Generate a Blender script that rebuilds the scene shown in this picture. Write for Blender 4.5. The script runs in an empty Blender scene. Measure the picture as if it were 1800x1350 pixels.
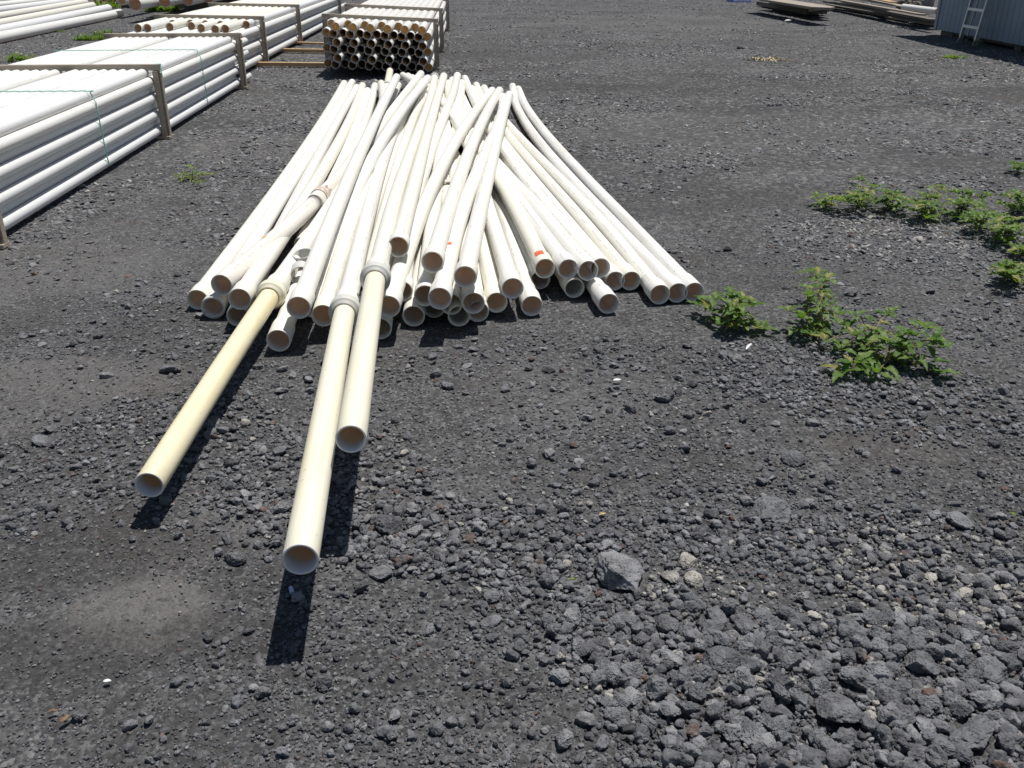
import bpy, bmesh, math, random
import numpy as np
from mathutils import Vector, Matrix

C = bpy.context.scene.collection
random.seed(7)
RNG = np.random.default_rng(11)

# ------------------------------------------------------------------ camera, sky, sun, exposure
CAM_H = 1.6
FOC = 1610.0                       # focal length in pixels of the 1800 px wide photo
TILT = math.atan(765.0 / FOC)
cam_d = bpy.data.cameras.new('camera')
cam = bpy.data.objects.new('camera', cam_d)
C.objects.link(cam)
cam.location = (0, 0, CAM_H)
cam.rotation_euler = (math.pi / 2 - TILT, 0, 0)
cam_d.sensor_fit = 'HORIZONTAL'
cam_d.sensor_width = 36.0
cam_d.lens = 36.0 * FOC / 1800.0
cam_d.clip_start = 0.05
cam_d.clip_end = 1500.0
bpy.context.scene.camera = cam

SUN_EL, SUN_AZ = 74.0, 46.0        # azimuth clockwise from +Y (the view direction)
w = bpy.data.worlds.new('World')
bpy.context.scene.world = w
w.use_nodes = True
wn = w.node_tree.nodes
sky = wn.new('ShaderNodeTexSky')
sky.sky_type = 'NISHITA'
sky.sun_disc = False
sky.sun_elevation = math.radians(SUN_EL)
sky.sun_rotation = math.radians(SUN_AZ)
sky.air_density = 1.0
sky.dust_density = 0.6
bg = wn['Background']
bg.inputs['Strength'].default_value = 0.055
w.node_tree.links.new(sky.outputs[0], bg.inputs[0])

sun_d = bpy.data.lights.new('sun', 'SUN')
sun_d.energy = 4.5
sun_d.angle = math.radians(0.55)
sun_d.color = (1.0, 0.965, 0.91)
sun = bpy.data.objects.new('sun', sun_d)
C.objects.link(sun)
_e, _a = math.radians(SUN_EL), math.radians(SUN_AZ)
to_sun = Vector((math.sin(_a) * math.cos(_e), math.cos(_a) * math.cos(_e), math.sin(_e)))
sun.rotation_euler = to_sun.to_track_quat('Z', 'Y').to_euler()
sun.location = to_sun * 40

vs = bpy.context.scene.view_settings
vs.view_transform = 'Standard'
vs.look = 'None'
vs.exposure = 0.13
vs.gamma = 1.0


def at(px, py, z=0.0):
    """World point at height z seen at pixel (px, py) of the photo; used to read positions off once."""
    x = (px - 900) / FOC
    y = -(py - 675) / FOC
    d = Vector((x, math.cos(TILT) + y * math.sin(TILT), -math.sin(TILT) + y * math.cos(TILT)))
    return Vector((0, 0, CAM_H)) + d * ((z - CAM_H) / d.z)


# ------------------------------------------------------------------ materials
class NT:
    def __init__(s, name):
        s.m = bpy.data.materials.new(name)
        s.m.use_nodes = True
        s.t = s.m.node_tree
        s.p = s.t.nodes['Principled BSDF']
        s.out = s.t.nodes['Material Output']

    def n(s, typ, **kw):
        nd = s.t.nodes.new(typ)
        for k, v in kw.items():
            if k in nd.inputs.keys():
                nd.inputs[k].default_value = v
            else:
                setattr(nd, k, v)
        return nd

    def l(s, a, b):
        s.t.links.new(a, b)

    def noise(s, vec, scale, detail=4.0, rough=0.55):
        nd = s.n('ShaderNodeTexNoise')
        nd.inputs['Scale'].default_value = scale
        nd.inputs['Detail'].default_value = detail
        nd.inputs['Roughness'].default_value = rough
        if vec is not None:
            s.l(vec, nd.inputs['Vector'])
        return nd.outputs['Fac']

    def ramp(s, fac, stops, interp='LINEAR'):
        nd = s.n('ShaderNodeValToRGB')
        cr = nd.color_ramp
        cr.interpolation = interp
        while len(cr.elements) < len(stops):
            cr.elements.new(0.5)
        for e, (pos, col) in zip(cr.elements, stops):
            e.position = pos
            e.color = (*col, 1) if len(col) == 3 else col
        s.l(fac, nd.inputs[0])
        return nd.outputs['Color']

    def mix(s, fac, a, b, blend='MIX'):
        nd = s.n('ShaderNodeMix', data_type='RGBA', blend_type=blend)
        for sock, v in ((nd.inputs[0], fac), (nd.inputs[6], a), (nd.inputs[7], b)):
            if hasattr(v, 'links') or hasattr(v, 'is_linked'):
                s.l(v, sock)
            elif isinstance(v, (int, float)):
                sock.default_value = v
            else:
                sock.default_value = (*v, 1)
        return nd.outputs[2]

    def math(s, op, a, b=None, clamp=False):
        nd = s.n('ShaderNodeMath', operation=op, use_clamp=clamp)
        for i, v in enumerate((a, b)):
            if v is None:
                continue
            if isinstance(v, (int, float)):
                nd.inputs[i].default_value = v
            else:
                s.l(v, nd.inputs[i])
        return nd.outputs[0]

    def bump(s, h, strength, dist, normal=None):
        nd = s.n('ShaderNodeBump')
        nd.inputs['Strength'].default_value = strength
        nd.inputs['Distance'].default_value = dist
        s.l(h, nd.inputs['Height'])
        if normal is not None:
            s.l(normal, nd.inputs['Normal'])
        return nd.outputs['Normal']

    def coord(s, which='Object'):
        return s.n('ShaderNodeTexCoord').outputs[which]

    def pos(s):
        return s.n('ShaderNodeNewGeometry').outputs['Position']


def m_pvc(name, col_a, col_b, stain=0.35, stain_col=(0.50, 0.40, 0.27), printed=True, warm=(0.88, 0.50, 0.32), trans=0.05):
    t = NT(name)
    rnd = t.n('ShaderNodeObjectInfo').outputs['Random']
    base = t.mix(rnd, col_a, col_b)
    oc = t.coord('Object')
    uv = t.coord('UV')
    sep = t.n('ShaderNodeSeparateXYZ')
    t.l(uv, sep.inputs[0])
    u, v = sep.outputs[0], sep.outputs[1]
    comb = t.n('ShaderNodeCombineXYZ')          # long streaks along the pipe
    t.l(t.math('MULTIPLY', u, 9.0), comb.inputs[0])
    t.l(t.math('MULTIPLY', v, 1.3), comb.inputs[1])
    t.l(t.math('MULTIPLY', rnd, 37.0), comb.inputs[2])
    st = t.noise(comb.outputs[0], 1.0, 5, 0.62)
    stf = t.ramp(st, [(0.5, (0, 0, 0)), (0.78, (1, 1, 1))])
    base = t.mix(t.math('MULTIPLY', stf, stain), base, stain_col)
    sp = t.noise(oc, 55.0, 2, 0.6)              # small scuffs and specks
    spf = t.ramp(sp, [(0.67, (0, 0, 0)), (0.74, (1, 1, 1))])
    base = t.mix(t.math('MULTIPLY', spf, 0.55), base, (0.33, 0.27, 0.2))
    if printed:
        # a line of small grey printed characters along the pipe
        off = t.math('SUBTRACT', t.math('MULTIPLY', t.math('FRACT', t.math('MULTIPLY', rnd, 53.7)), 0.30), 0.15)
        du = t.math('ABSOLUTE', t.math('SUBTRACT', t.math('SUBTRACT', u, 0.5), off))
        band = t.math('LESS_THAN', du, 0.018)
        wn_ = t.n('ShaderNodeTexWhiteNoise', noise_dimensions='2D')
        cb = t.n('ShaderNodeCombineXYZ')
        t.l(t.math('FLOOR', t.math('MULTIPLY', v, 130.0)), cb.inputs[0])
        t.l(t.math('FLOOR', t.math('MULTIPLY', u, 160.0)), cb.inputs[1])
        t.l(cb.outputs[0], wn_.inputs['Vector'])
        ch = t.math('GREATER_THAN', wn_.outputs['Value'], 0.5)
        cb2 = t.n('ShaderNodeCombineXYZ')
        t.l(t.math('MULTIPLY', v, 5.0), cb2.inputs[0])
        t.l(t.math('MULTIPLY', rnd, 91.0), cb2.inputs[1])
        grp = t.math('GREATER_THAN', t.noise(cb2.outputs[0], 1.0, 2, 0.5), 0.5)
        mk = t.math('MULTIPLY', t.math('MULTIPLY', band, ch), grp)
        base = t.mix(t.math('MULTIPLY', mk, 0.38), base, (0.16, 0.16, 0.17))
    t.l(base, t.p.inputs['Base Color'])
    t.p.inputs['Roughness'].default_value = 0.5
    t.p.inputs['Specular IOR Level'].default_value = 0.35
    nb = t.noise(oc, 9.0, 3, 0.5)
    t.l(t.bump(nb, 0.06, 0.01), t.p.inputs['Normal'])
    tr = t.n('ShaderNodeBsdfTranslucent')
    tr.inputs['Color'].default_value = (*warm, 1)
    ms = t.n('ShaderNodeMixShader')
    ms.inputs[0].default_value = trans
    t.l(t.p.outputs[0], ms.inputs[1])
    t.l(tr.outputs[0], ms.inputs[2])
    t.l(ms.outputs[0], t.out.inputs['Surface'])
    return t.m


def m_simple(name, col, rough=0.6, var=0.25, scale=8.0, metallic=0.0, bump=0.0, col2=None):
    t = NT(name)
    oc = t.coord('Object')
    nz = t.noise(oc, scale, 5, 0.6)
    c2 = col2 or tuple(c * (1 - var) for c in col)
    base = t.mix(t.ramp(nz, [(0.35, (0, 0, 0)), (0.65, (1, 1, 1))]), c2, col)
    t.l(base, t.p.inputs['Base Color'])
    t.p.inputs['Roughness'].default_value = rough
    t.p.inputs['Metallic'].default_value = metallic
    if bump:
        t.l(t.bump(nz, bump, 0.01), t.p.inputs['Normal'])
    return t.m


def m_wood(name, dark, light, stretch=(1, 14, 14)):
    t = NT(name)
    mp = t.n('ShaderNodeMapping')
    mp.inputs['Scale'].default_value = stretch
    t.l(t.coord('Object'), mp.inputs[0])
    g = t.noise(mp.outputs[0], 6.0, 6, 0.65)
    b = t.noise(t.coord('Object'), 3.0, 3, 0.5)
    c = t.mix(t.ramp(g, [(0.3, (0, 0, 0)), (0.7, (1, 1, 1))]), dark, light)
    c = t.mix(t.math('MULTIPLY', b, 0.35), c, tuple(x * 0.55 for x in dark))
    t.l(c, t.p.inputs['Base Color'])
    t.p.inputs['Roughness'].default_value = 0.8
    t.l(t.bump(g, 0.25, 0.004), t.p.inputs['Normal'])
    return t.m


def m_leaf(name, c1, c2):
    t = NT(name)
    rnd = t.n('ShaderNodeNewGeometry').outputs['Random Per Island']
    nz = t.noise(t.coord('Object'), 25.0, 3, 0.6)
    base = t.mix(rnd, c1, c2)
    yel = t.math('FRACT', t.math('MULTIPLY', rnd, 17.3))
    base = t.mix(t.ramp(yel, [(0.89, (0, 0, 0)), (0.94, (0.7, 0.7, 0.7))]), base, (0.30, 0.26, 0.09))
    base = t.mix(t.math('MULTIPLY', t.ramp(nz, [(0.55, (0, 0, 0)), (0.75, (1, 1, 1))]), 0.5), base, (0.19, 0.22, 0.05))
    t.l(base, t.p.inputs['Base Color'])
    t.p.inputs['Roughness'].default_value = 0.5
    t.p.inputs['Specular IOR Level'].default_value = 0.3
    tr = t.n('ShaderNodeBsdfTranslucent')
    t.l(t.mix(1.0, base, (1.6, 1.9, 0.5), 'MULTIPLY'), tr.inputs['Color'])
    ms = t.n('ShaderNodeMixShader')
    ms.inputs[0].default_value = 0.35
    t.l(t.p.outputs[0], ms.inputs[1])
    t.l(tr.outputs[0], ms.inputs[2])
    t.l(ms.outputs[0], t.out.inputs['Surface'])
    return t.m


def m_rock(name, attr_type):
    t = NT(name)
    a = t.n('ShaderNodeAttribute', attribute_type=attr_type, attribute_name='tone')
    tone = a.outputs['Fac']
    pos = t.pos()
    col = t.ramp(tone, [(0.0, (0.0631, 0.0636, 0.0692)), (0.35, (0.1319, 0.1342, 0.1446)), (0.62, (0.2008, 0.2036, 0.2162)),
                        (0.72, (0.2869, 0.2884, 0.2966)), (0.80, (0.42, 0.395, 0.35)), (0.90, (0.55, 0.52, 0.47)),
                        (0.93, (0.1722, 0.1118, 0.0866)), (1.0, (0.1492, 0.0942, 0.0804))])
    n1 = t.noise(pos, 75.0, 6, 0.7)
    col = t.mix(t.ramp(n1, [(0.46, (0, 0, 0)), (0.70, (0.65, 0.65, 0.65))]), col, (0.2869, 0.2895, 0.2966))   # pale dust crust
    n0 = t.noise(pos, 22.0, 3, 0.6)
    col = t.mix(t.ramp(n0, [(0.38, (0.5, 0.5, 0.5)), (0.58, (0, 0, 0))]), col, (0.0551, 0.0530, 0.0544))
    vo = t.n('ShaderNodeTexVoronoi', feature='F1')
    vo.inputs['Scale'].default_value = 150.0
    t.l(pos, vo.inputs['Vector'])
    pit = t.ramp(vo.outputs['Distance'], [(0.0, (0, 0, 0)), (0.22, (0.2869, 0.2943, 0.3090)), (0.36, (1, 1, 1))])
    keep = t.ramp(t.noise(pos, 45.0, 2, 0.5), [(0.50, (1, 1, 1)), (0.62, (0, 0, 0))])
    pith = t.math('MAXIMUM', pit, keep)
    n2 = t.noise(pos, 260.0, 5, 0.75)
    nrm = t.bump(pith, 1.0, 0.009)
    nrm = t.bump(n2, 1.0, 0.004, nrm)
    t.l(col, t.p.inputs['Base Color'])
    t.l(nrm, t.p.inputs['Normal'])
    t.p.inputs['Roughness'].default_value = 0.92
    t.p.inputs['Specular IOR Level'].default_value = 0.2
    return t.m


def m_ground():
    t = NT('volcanic_ground')
    pos = t.pos()
    big = t.noise(pos, 0.55, 4, 0.55)
    med = t.noise(pos, 2.6, 5, 0.6)
    fine = t.noise(pos, 38.0, 5, 0.7)
    grit = t.noise(pos, 190.0, 3, 0.7)
    col = t.ramp(big, [(0.30, (0.0551, 0.0551, 0.0564)), (0.50, (0.0826, 0.0820, 0.0845)), (0.70, (0.1129, 0.1130, 0.1172))])
    col = t.mix(t.ramp(med, [(0.40, (0.8, 0.8, 0.8)), (0.58, (0, 0, 0))]), col, (0.0469, 0.0452, 0.0445))
    col = t.mix(t.ramp(fine, [(0.45, (0, 0, 0)), (0.72, (0.9, 0.9, 0.9))]), col, (0.1722, 0.1723, 0.1749))
    v1 = t.n('ShaderNodeTexVoronoi', feature='F1')
    v1.inputs['Scale'].default_value = 95.0
    t.l(pos, v1.inputs['Vector'])
    cell = t.n('ShaderNodeSeparateColor')
    t.l(v1.outputs['Color'], cell.inputs[0])
    col = t.mix(t.ramp(cell.outputs[0], [(0.15, (0.75, 0.75, 0.75)), (0.5, (0, 0, 0))]), col, (0.0413, 0.0410, 0.0430))
    col = t.mix(t.ramp(cell.outputs[1], [(0.72, (0, 0, 0)), (1.0, (0.8, 0.8, 0.8))]), col, (0.2065, 0.2062, 0.2076))
    v2 = t.n('ShaderNodeTexVoronoi', feature='F1')
    v2.inputs['Scale'].default_value = 30.0
    t.l(pos, v2.inputs['Vector'])
    cell2 = t.n('ShaderNodeSeparateColor')
    t.l(v2.outputs['Color'], cell2.inputs[0])
    sy = t.n('ShaderNodeSeparateXYZ')
    t.l(pos, sy.inputs[0])
    farm = t.ramp(t.math('MULTIPLY', sy.outputs[1], 0.05), [(0.22, (0.12, 0.12, 0.12)), (0.45, (1, 1, 1))])
    col = t.mix(t.math('MULTIPLY', farm, t.ramp(cell2.outputs[2], [(0.74, (0, 0, 0)), (0.94, (0.85, 0.85, 0.85))])), col, (0.2341, 0.2330, 0.2298))
    col = t.mix(t.math('MULTIPLY', farm, t.ramp(cell2.outputs[0], [(0.06, (0.8, 0.8, 0.8)), (0.30, (0, 0, 0))])), col, (0.036, 0.036, 0.037))
    mp = t.n('ShaderNodeMapping')
    mp.inputs['Scale'].default_value = (0.45, 0.70, 1.0)
    mp.inputs['Rotation'].default_value = (0, 0, 0.35)
    t.l(pos, mp.inputs[0])
    strk = t.noise(mp.outputs[0], 1.0, 5, 0.6)          # worn lanes and drifts of dust across the yard
    col = t.mix(t.math('MULTIPLY', farm, t.ramp(strk, [(0.36, (0.55, 0.55, 0.55)), (0.52, (0, 0, 0))])), col, (0.050, 0.050, 0.051))
    col = t.mix(t.math('MULTIPLY', farm, t.ramp(strk, [(0.56, (0, 0, 0)), (0.72, (0.20, 0.20, 0.20))])), col, (0.20, 0.20, 0.205))
    v3 = t.n('ShaderNodeTexVoronoi', feature='F1')
    v3.inputs['Scale'].default_value = 17.0
    t.l(pos, v3.inputs['Vector'])
    cell3 = t.n('ShaderNodeSeparateColor')
    t.l(v3.outputs['Color'], cell3.inputs[0])
    chip = t.ramp(v3.outputs['Distance'], [(0.30, (1, 1, 1)), (0.42, (0, 0, 0))])
    col = t.mix(t.math('MULTIPLY', t.math('MULTIPLY', farm, chip), t.ramp(cell3.outputs[0], [(0.80, (0, 0, 0)), (0.95, (0.9, 0.9, 0.9))])), col, (0.25, 0.245, 0.24))
    col = t.mix(t.math('MULTIPLY', t.math('MULTIPLY', farm, chip), t.ramp(cell3.outputs[1], [(0.70, (0, 0, 0)), (0.80, (0.8, 0.8, 0.8))])), col, (0.030, 0.030, 0.031))
    # brownish damp soil and the packed dusty patches, each with a shape of its own; gap shade among coarse stones painted in
    soil = t.noise(pos, 1.1, 3, 0.5)
    col = t.mix(t.ramp(soil, [(0.56, (0, 0, 0)), (0.72, (0.55, 0.55, 0.55))]), col, (0.0826, 0.0734, 0.0638))
    at_ = t.n('ShaderNodeAttribute', attribute_type='GEOMETRY', attribute_name='dust')
    dn = t.noise(pos, 26.0, 6, 0.75)
    df = t.math('MULTIPLY', at_.outputs['Fac'], t.ramp(dn, [(0.38, (0.1605, 0.1605, 0.1605)), (0.52, (1, 1, 1))]))
    col = t.mix(df, col, (0.1446, 0.1385, 0.1334))
    ad = t.n('ShaderNodeAttribute', attribute_type='GEOMETRY', attribute_name='damp_gap_shade')
    gr = t.ramp(t.noise(pos, 55.0, 5, 0.75), [(0.36, (1, 1, 1)), (0.62, (0.25, 0.25, 0.25))])
    col = t.mix(t.math('MULTIPLY', t.math('MULTIPLY', ad.outputs['Fac'], 0.85), gr), col, (0.0441, 0.0424, 0.0415))
    t.l(col, t.p.inputs['Base Color'])
    t.p.inputs['Roughness'].default_value = 0.95
    t.p.inputs['Specular IOR Level'].default_value = 0.15
    inv = t.math('SUBTRACT', 1.0, v1.outputs['Distance'])
    nrm = t.bump(inv, 0.8, 0.006)
    inv2 = t.math('SUBTRACT', 1.0, v2.outputs['Distance'])
    nrm = t.bump(inv2, 0.45, 0.012, nrm)
    nrm = t.bump(fine, 0.6, 0.010, nrm)
    nrm = t.bump(grit, 0.8, 0.003, nrm)
    t.l(nrm, t.p.inputs['Normal'])
    return t.m


PVC_W = m_pvc('white_pvc', (0.80, 0.795, 0.755), (0.80, 0.78, 0.685), stain=0.20, stain_col=(0.66, 0.58, 0.42))
PVC_D = m_pvc('dirty_white_pvc', (0.79, 0.785, 0.75), (0.79, 0.785, 0.75), stain=0.75, stain_col=(0.50, 0.43, 0.35))
PVC_C = m_pvc('end_on_bundle_pvc', (0.78, 0.78, 0.76), (0.80, 0.79, 0.75), stain=0.08, trans=0.15, warm=(0.85, 0.50, 0.20), printed=False)
PVC_B = m_pvc('bundle_pvc', (0.78, 0.79, 0.785), (0.80, 0.795, 0.755), stain=0.08, trans=0.10, warm=(0.85, 0.44, 0.17))
PVC_Y = m_pvc('yellowed_pvc', (0.77, 0.71, 0.50), (0.77, 0.71, 0.50), stain=0.9, stain_col=(0.76, 0.60, 0.27), printed=False, trans=0.03, warm=(0.85, 0.52, 0.40))
PVC_Y2 = m_pvc('faintly_yellowed_pvc', (0.79, 0.755, 0.62), (0.79, 0.75, 0.58), stain=0.7, stain_col=(0.77, 0.66, 0.38), printed=False, trans=0.03)
PVC_G = m_pvc('grey_white_pvc', (0.60, 0.60, 0.56), (0.60, 0.60, 0.56), stain=0.3, printed=False)
PVC_F = m_pvc('far_pvc', (0.77, 0.75, 0.66), (0.80, 0.79, 0.75), stain=0.12, printed=False, trans=0.07)
WOOD_G = m_wood('weathered_timber', (0.27, 0.225, 0.175), (0.53, 0.455, 0.36))
WOOD_Y = m_wood('fresh_plank', (0.42, 0.27, 0.13), (0.60, 0.42, 0.23))
WOOD_B = m_wood('board_wood', (0.22, 0.18, 0.145), (0.47, 0.40, 0.33), stretch=(14, 1, 14))
TWINE = m_simple('green_twine_fibre', (0.38, 0.74, 0.62), 0.6)
ORANGE = m_simple('orange_sticker_paper', (0.85, 0.16, 0.05), 0.6, 0.35, 60)
AMBER = m_simple('amber_sticker_paper', (0.80, 0.42, 0.10), 0.6, 0.3, 60)
LEAF = m_leaf('weed_leaf', (0.068, 0.140, 0.026), (0.155, 0.225, 0.062))
LEAF_L = m_leaf('weed_leaf_yellowing', (0.10, 0.19, 0.03), (0.21, 0.26, 0.06))
STEM = m_simple('weed_stem', (0.20, 0.20, 0.07), 0.6, 0.4, 30, col2=(0.22, 0.12, 0.06))
STRAW = m_simple('dry_straw', (0.52, 0.42, 0.25), 0.8, 0.4, 30)
PAINT = m_simple('grey_blue_paint', (0.275, 0.34, 0.39), 0.55, 0.12, 2.0)
PAINT_T = m_simple('trim_paint', (0.33, 0.37, 0.40), 0.55, 0.12, 2.0)
ROOFM = m_simple('roof_sheet', (0.30, 0.31, 0.32), 0.5, 0.15, 3.0, metallic=0.3)
ALU = m_simple('aluminium', (0.62, 0.63, 0.65), 0.38, 0.15, 12.0, metallic=0.85)
RUBBER = m_simple('ladder_foot_plastic', (0.20, 0.19, 0.15), 0.7)
SKID = m_simple('skid_timber', (0.16, 0.145, 0.12), 0.85, 0.4, 6)
TARP = m_simple('blue_tarp', (0.02, 0.055, 0.17), 0.5, 0.4, 5)
WHITE = m_simple('white_plastic', (0.74, 0.74, 0.74), 0.5, 0.1, 20)
BLUEW = m_simple('pale_blue_plastic', (0.42, 0.55, 0.75), 0.4, 0.1, 20)
CONC = m_simple('rubble_stone', (0.30, 0.30, 0.30), 0.9, 0.5, 4)
ROCK_I = m_rock('gravel_stone', 'INSTANCER')
ROCK_O = m_rock('lava_stone', 'OBJECT')
GROUND = m_ground()


# ------------------------------------------------------------------ mesh helpers
def link(o, parent=None):
    C.objects.link(o)
    if parent is not None:
        o.parent = parent
    return o


def obj(name, mesh, mat=None, parent=None, smooth=False):
    if mat is not None and not mesh.materials:
        mesh.materials.append(mat)
    if smooth:
        mesh.polygons.foreach_set('use_smooth', [True] * len(mesh.polygons))
    return link(bpy.data.objects.new(name, mesh), parent)


def tag(o, label=None, cat=None, group=None, kind=None):
    if label:
        o['label'] = label
    if cat:
        o['category'] = cat
    if group:
        o['group'] = group
    if kind:
        o['kind'] = kind
    return o


def empty(name, loc=(0, 0, 0), rz=0.0):
    o = bpy.data.objects.new(name, None)
    o.empty_display_size = 0.1
    link(o)
    o.location = loc
    o.rotation_euler = (0, 0, rz)
    return o


def mesh_from(name, verts, faces):
    me = bpy.data.meshes.new(name)
    me.from_pydata([tuple(v) for v in verts], [], faces)
    me.update()
    return me


def box_mesh(name, boxes, bevel=0.003):
    """boxes: list of (centre, size) or (centre, size, Matrix3) joined in one mesh."""
    bm = bmesh.new()
    for b in boxes:
        c, s = Vector(b[0]), Vector(b[1])
        rot = b[2] if len(b) > 2 else Matrix.Identity(3)
        g = bmesh.ops.create_cube(bm, size=1.0)
        for v in g['verts']:
            v.co = rot @ Vector((v.co.x * s.x, v.co.y * s.y, v.co.z * s.z)) + c
    if bevel:
        bmesh.ops.bevel(bm, geom=list(bm.edges), offset=bevel, segments=1, affect='EDGES')
    me = bpy.data.meshes.new(name)
    bm.to_mesh(me)
    bm.free()
    return me


def catmull(pts, step):
    pts = [Vector(p) for p in pts]
    if len(pts) == 2:
        n = max(2, int((pts[1] - pts[0]).length / step) + 1)
        return [pts[0].lerp(pts[1], i / (n - 1)) for i in range(n)]
    P_ = [pts[0] * 2 - pts[1]] + pts + [pts[-1] * 2 - pts[-2]]
    out = []
    for i in range(1, len(P_) - 2):
        a, b, c, d = P_[i - 1], P_[i], P_[i + 1], P_[i + 2]
        n = max(1, int((c - b).length / step))
        for k in range(n):
            t = k / n
            out.append(0.5 * ((2 * b) + (c - a) * t + (2 * a - 5 * b + 4 * c - d) * t * t + (3 * b - a - 3 * c + d) * t ** 3))
    out.append(pts[-1])
    return out


def path_sampler(pts, step=0.12):
    P_ = catmull(pts, step)
    cum = [0.0]
    for a, b in zip(P_, P_[1:]):
        cum.append(cum[-1] + (b - a).length)
    arr = np.array([tuple(p) for p in P_])
    cum = np.array(cum)

    def f(s):
        return Vector((float(np.interp(s, cum, arr[:, k])) for k in range(3)))
    return f, float(cum[-1])


def tube_mesh(name, pts, prof, seg=28, ref=(0, 0, 1), jag=None, lip=0):
    """Sweep a ring profile [(distance, radius), ...] along the path. UV: u round the pipe (0.5 on top), v metres along."""
    f, L = path_sampler(pts)
    verts, faces, uvs = [], [], []
    ref = Vector(ref)
    for s, r in prof:
        s0 = min(max(s, 0.0), L)
        c = f(s0)
        d = (f(min(L, s0 + 0.03)) - f(max(0, s0 - 0.03))).normalized()
        side = d.cross(ref).normalized()
        up = side.cross(d).normalized()
        for k in range(seg):
            a = 2 * math.pi * k / seg
            off = 0.0
            if jag and s in jag:
                off = jag[s] * (random.random() - 0.3)
            verts.append(c + (side * -math.sin(a) + up * -math.cos(a)) * r + d * off)
    for i in range(len(prof) - 1):
        for k in range(seg):
            k2 = (k + 1) % seg
            faces.append((i * seg + k, i * seg + k2, (i + 1) * seg + k2, (i + 1) * seg + k))
            u0, u1 = k / seg, (k + 1) / seg
            uvs += [(u0, prof[i][0]), (u1, prof[i][0]), (u1, prof[i + 1][0]), (u0, prof[i + 1][0])]
    me = mesh_from(name, verts, faces)
    ul = me.uv_layers.new(name='UVMap')
    ul.data.foreach_set('uv', [c for uv in uvs for c in uv])
    me.polygons.foreach_set('use_smooth', [True] * len(me.polygons))
    if lip:                                     # the freshly cut end face is another colour
        for f_ in range(seg, seg * (1 + lip)):
            me.polygons[f_].material_index = 1
    return me


def pipe_profile(L, r, wall=0.006, bell=None, bell_len=0.13, step=0.14, far_wall=None):
    """Ring profile of an open pipe: lip and short sleeve at both ends, optional belled near end."""
    rb = bell or r
    e = 0.0015
    p = [(0.07, rb - 0.0008), (0.05, rb - wall), (e, rb - wall), (0.0, rb - wall + e), (0.0, rb - e), (e, rb)]
    if bell:
        p += [(bell_len, rb), (bell_len + 0.02, rb * 0.7 + r * 0.3), (bell_len + 0.055, r)]
        s = bell_len + 0.055
    else:
        s = e
    n = max(2, int((L - s) / step))
    p += [(s + (L - e - s) * i / n, r) for i in range(1, n + 1)]
    p += [(L, r - e), (L, r - wall + e), (L - e, r - wall), (L - 0.05, r - wall), (L - 0.07, r - 0.0008)]
    return p


def length(pts):
    return path_sampler(pts)[1]


def patch_on_pipe(name, pts, r, s0, s1, a0, a1, n=8):
    """A thin curved sheet lying on the pipe between distances s0..s1 and angles a0..a1 (0 = top)."""
    f, L = path_sampler(pts)
    verts, faces = [], []
    for i in range(n + 1):
        s = s0 + (s1 - s0) * i / n
        c = f(s)
        d = (f(min(L, s + 0.03)) - f(max(0, s - 0.03))).normalized()
        side = d.cross(Vector((0, 0, 1))).normalized()
        up = side.cross(d)
        for j in range(n + 1):
            a = a0 + (a1 - a0) * j / n
            verts.append(c + (side * math.sin(a) + up * math.cos(a)) * (r + 0.0012))
    for i in range(n):
        for j in range(n):
            q = i * (n + 1) + j
            faces.append((q, q + 1, q + n + 2, q + n + 1))
    me = mesh_from(name, verts, faces)
    return me


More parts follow.
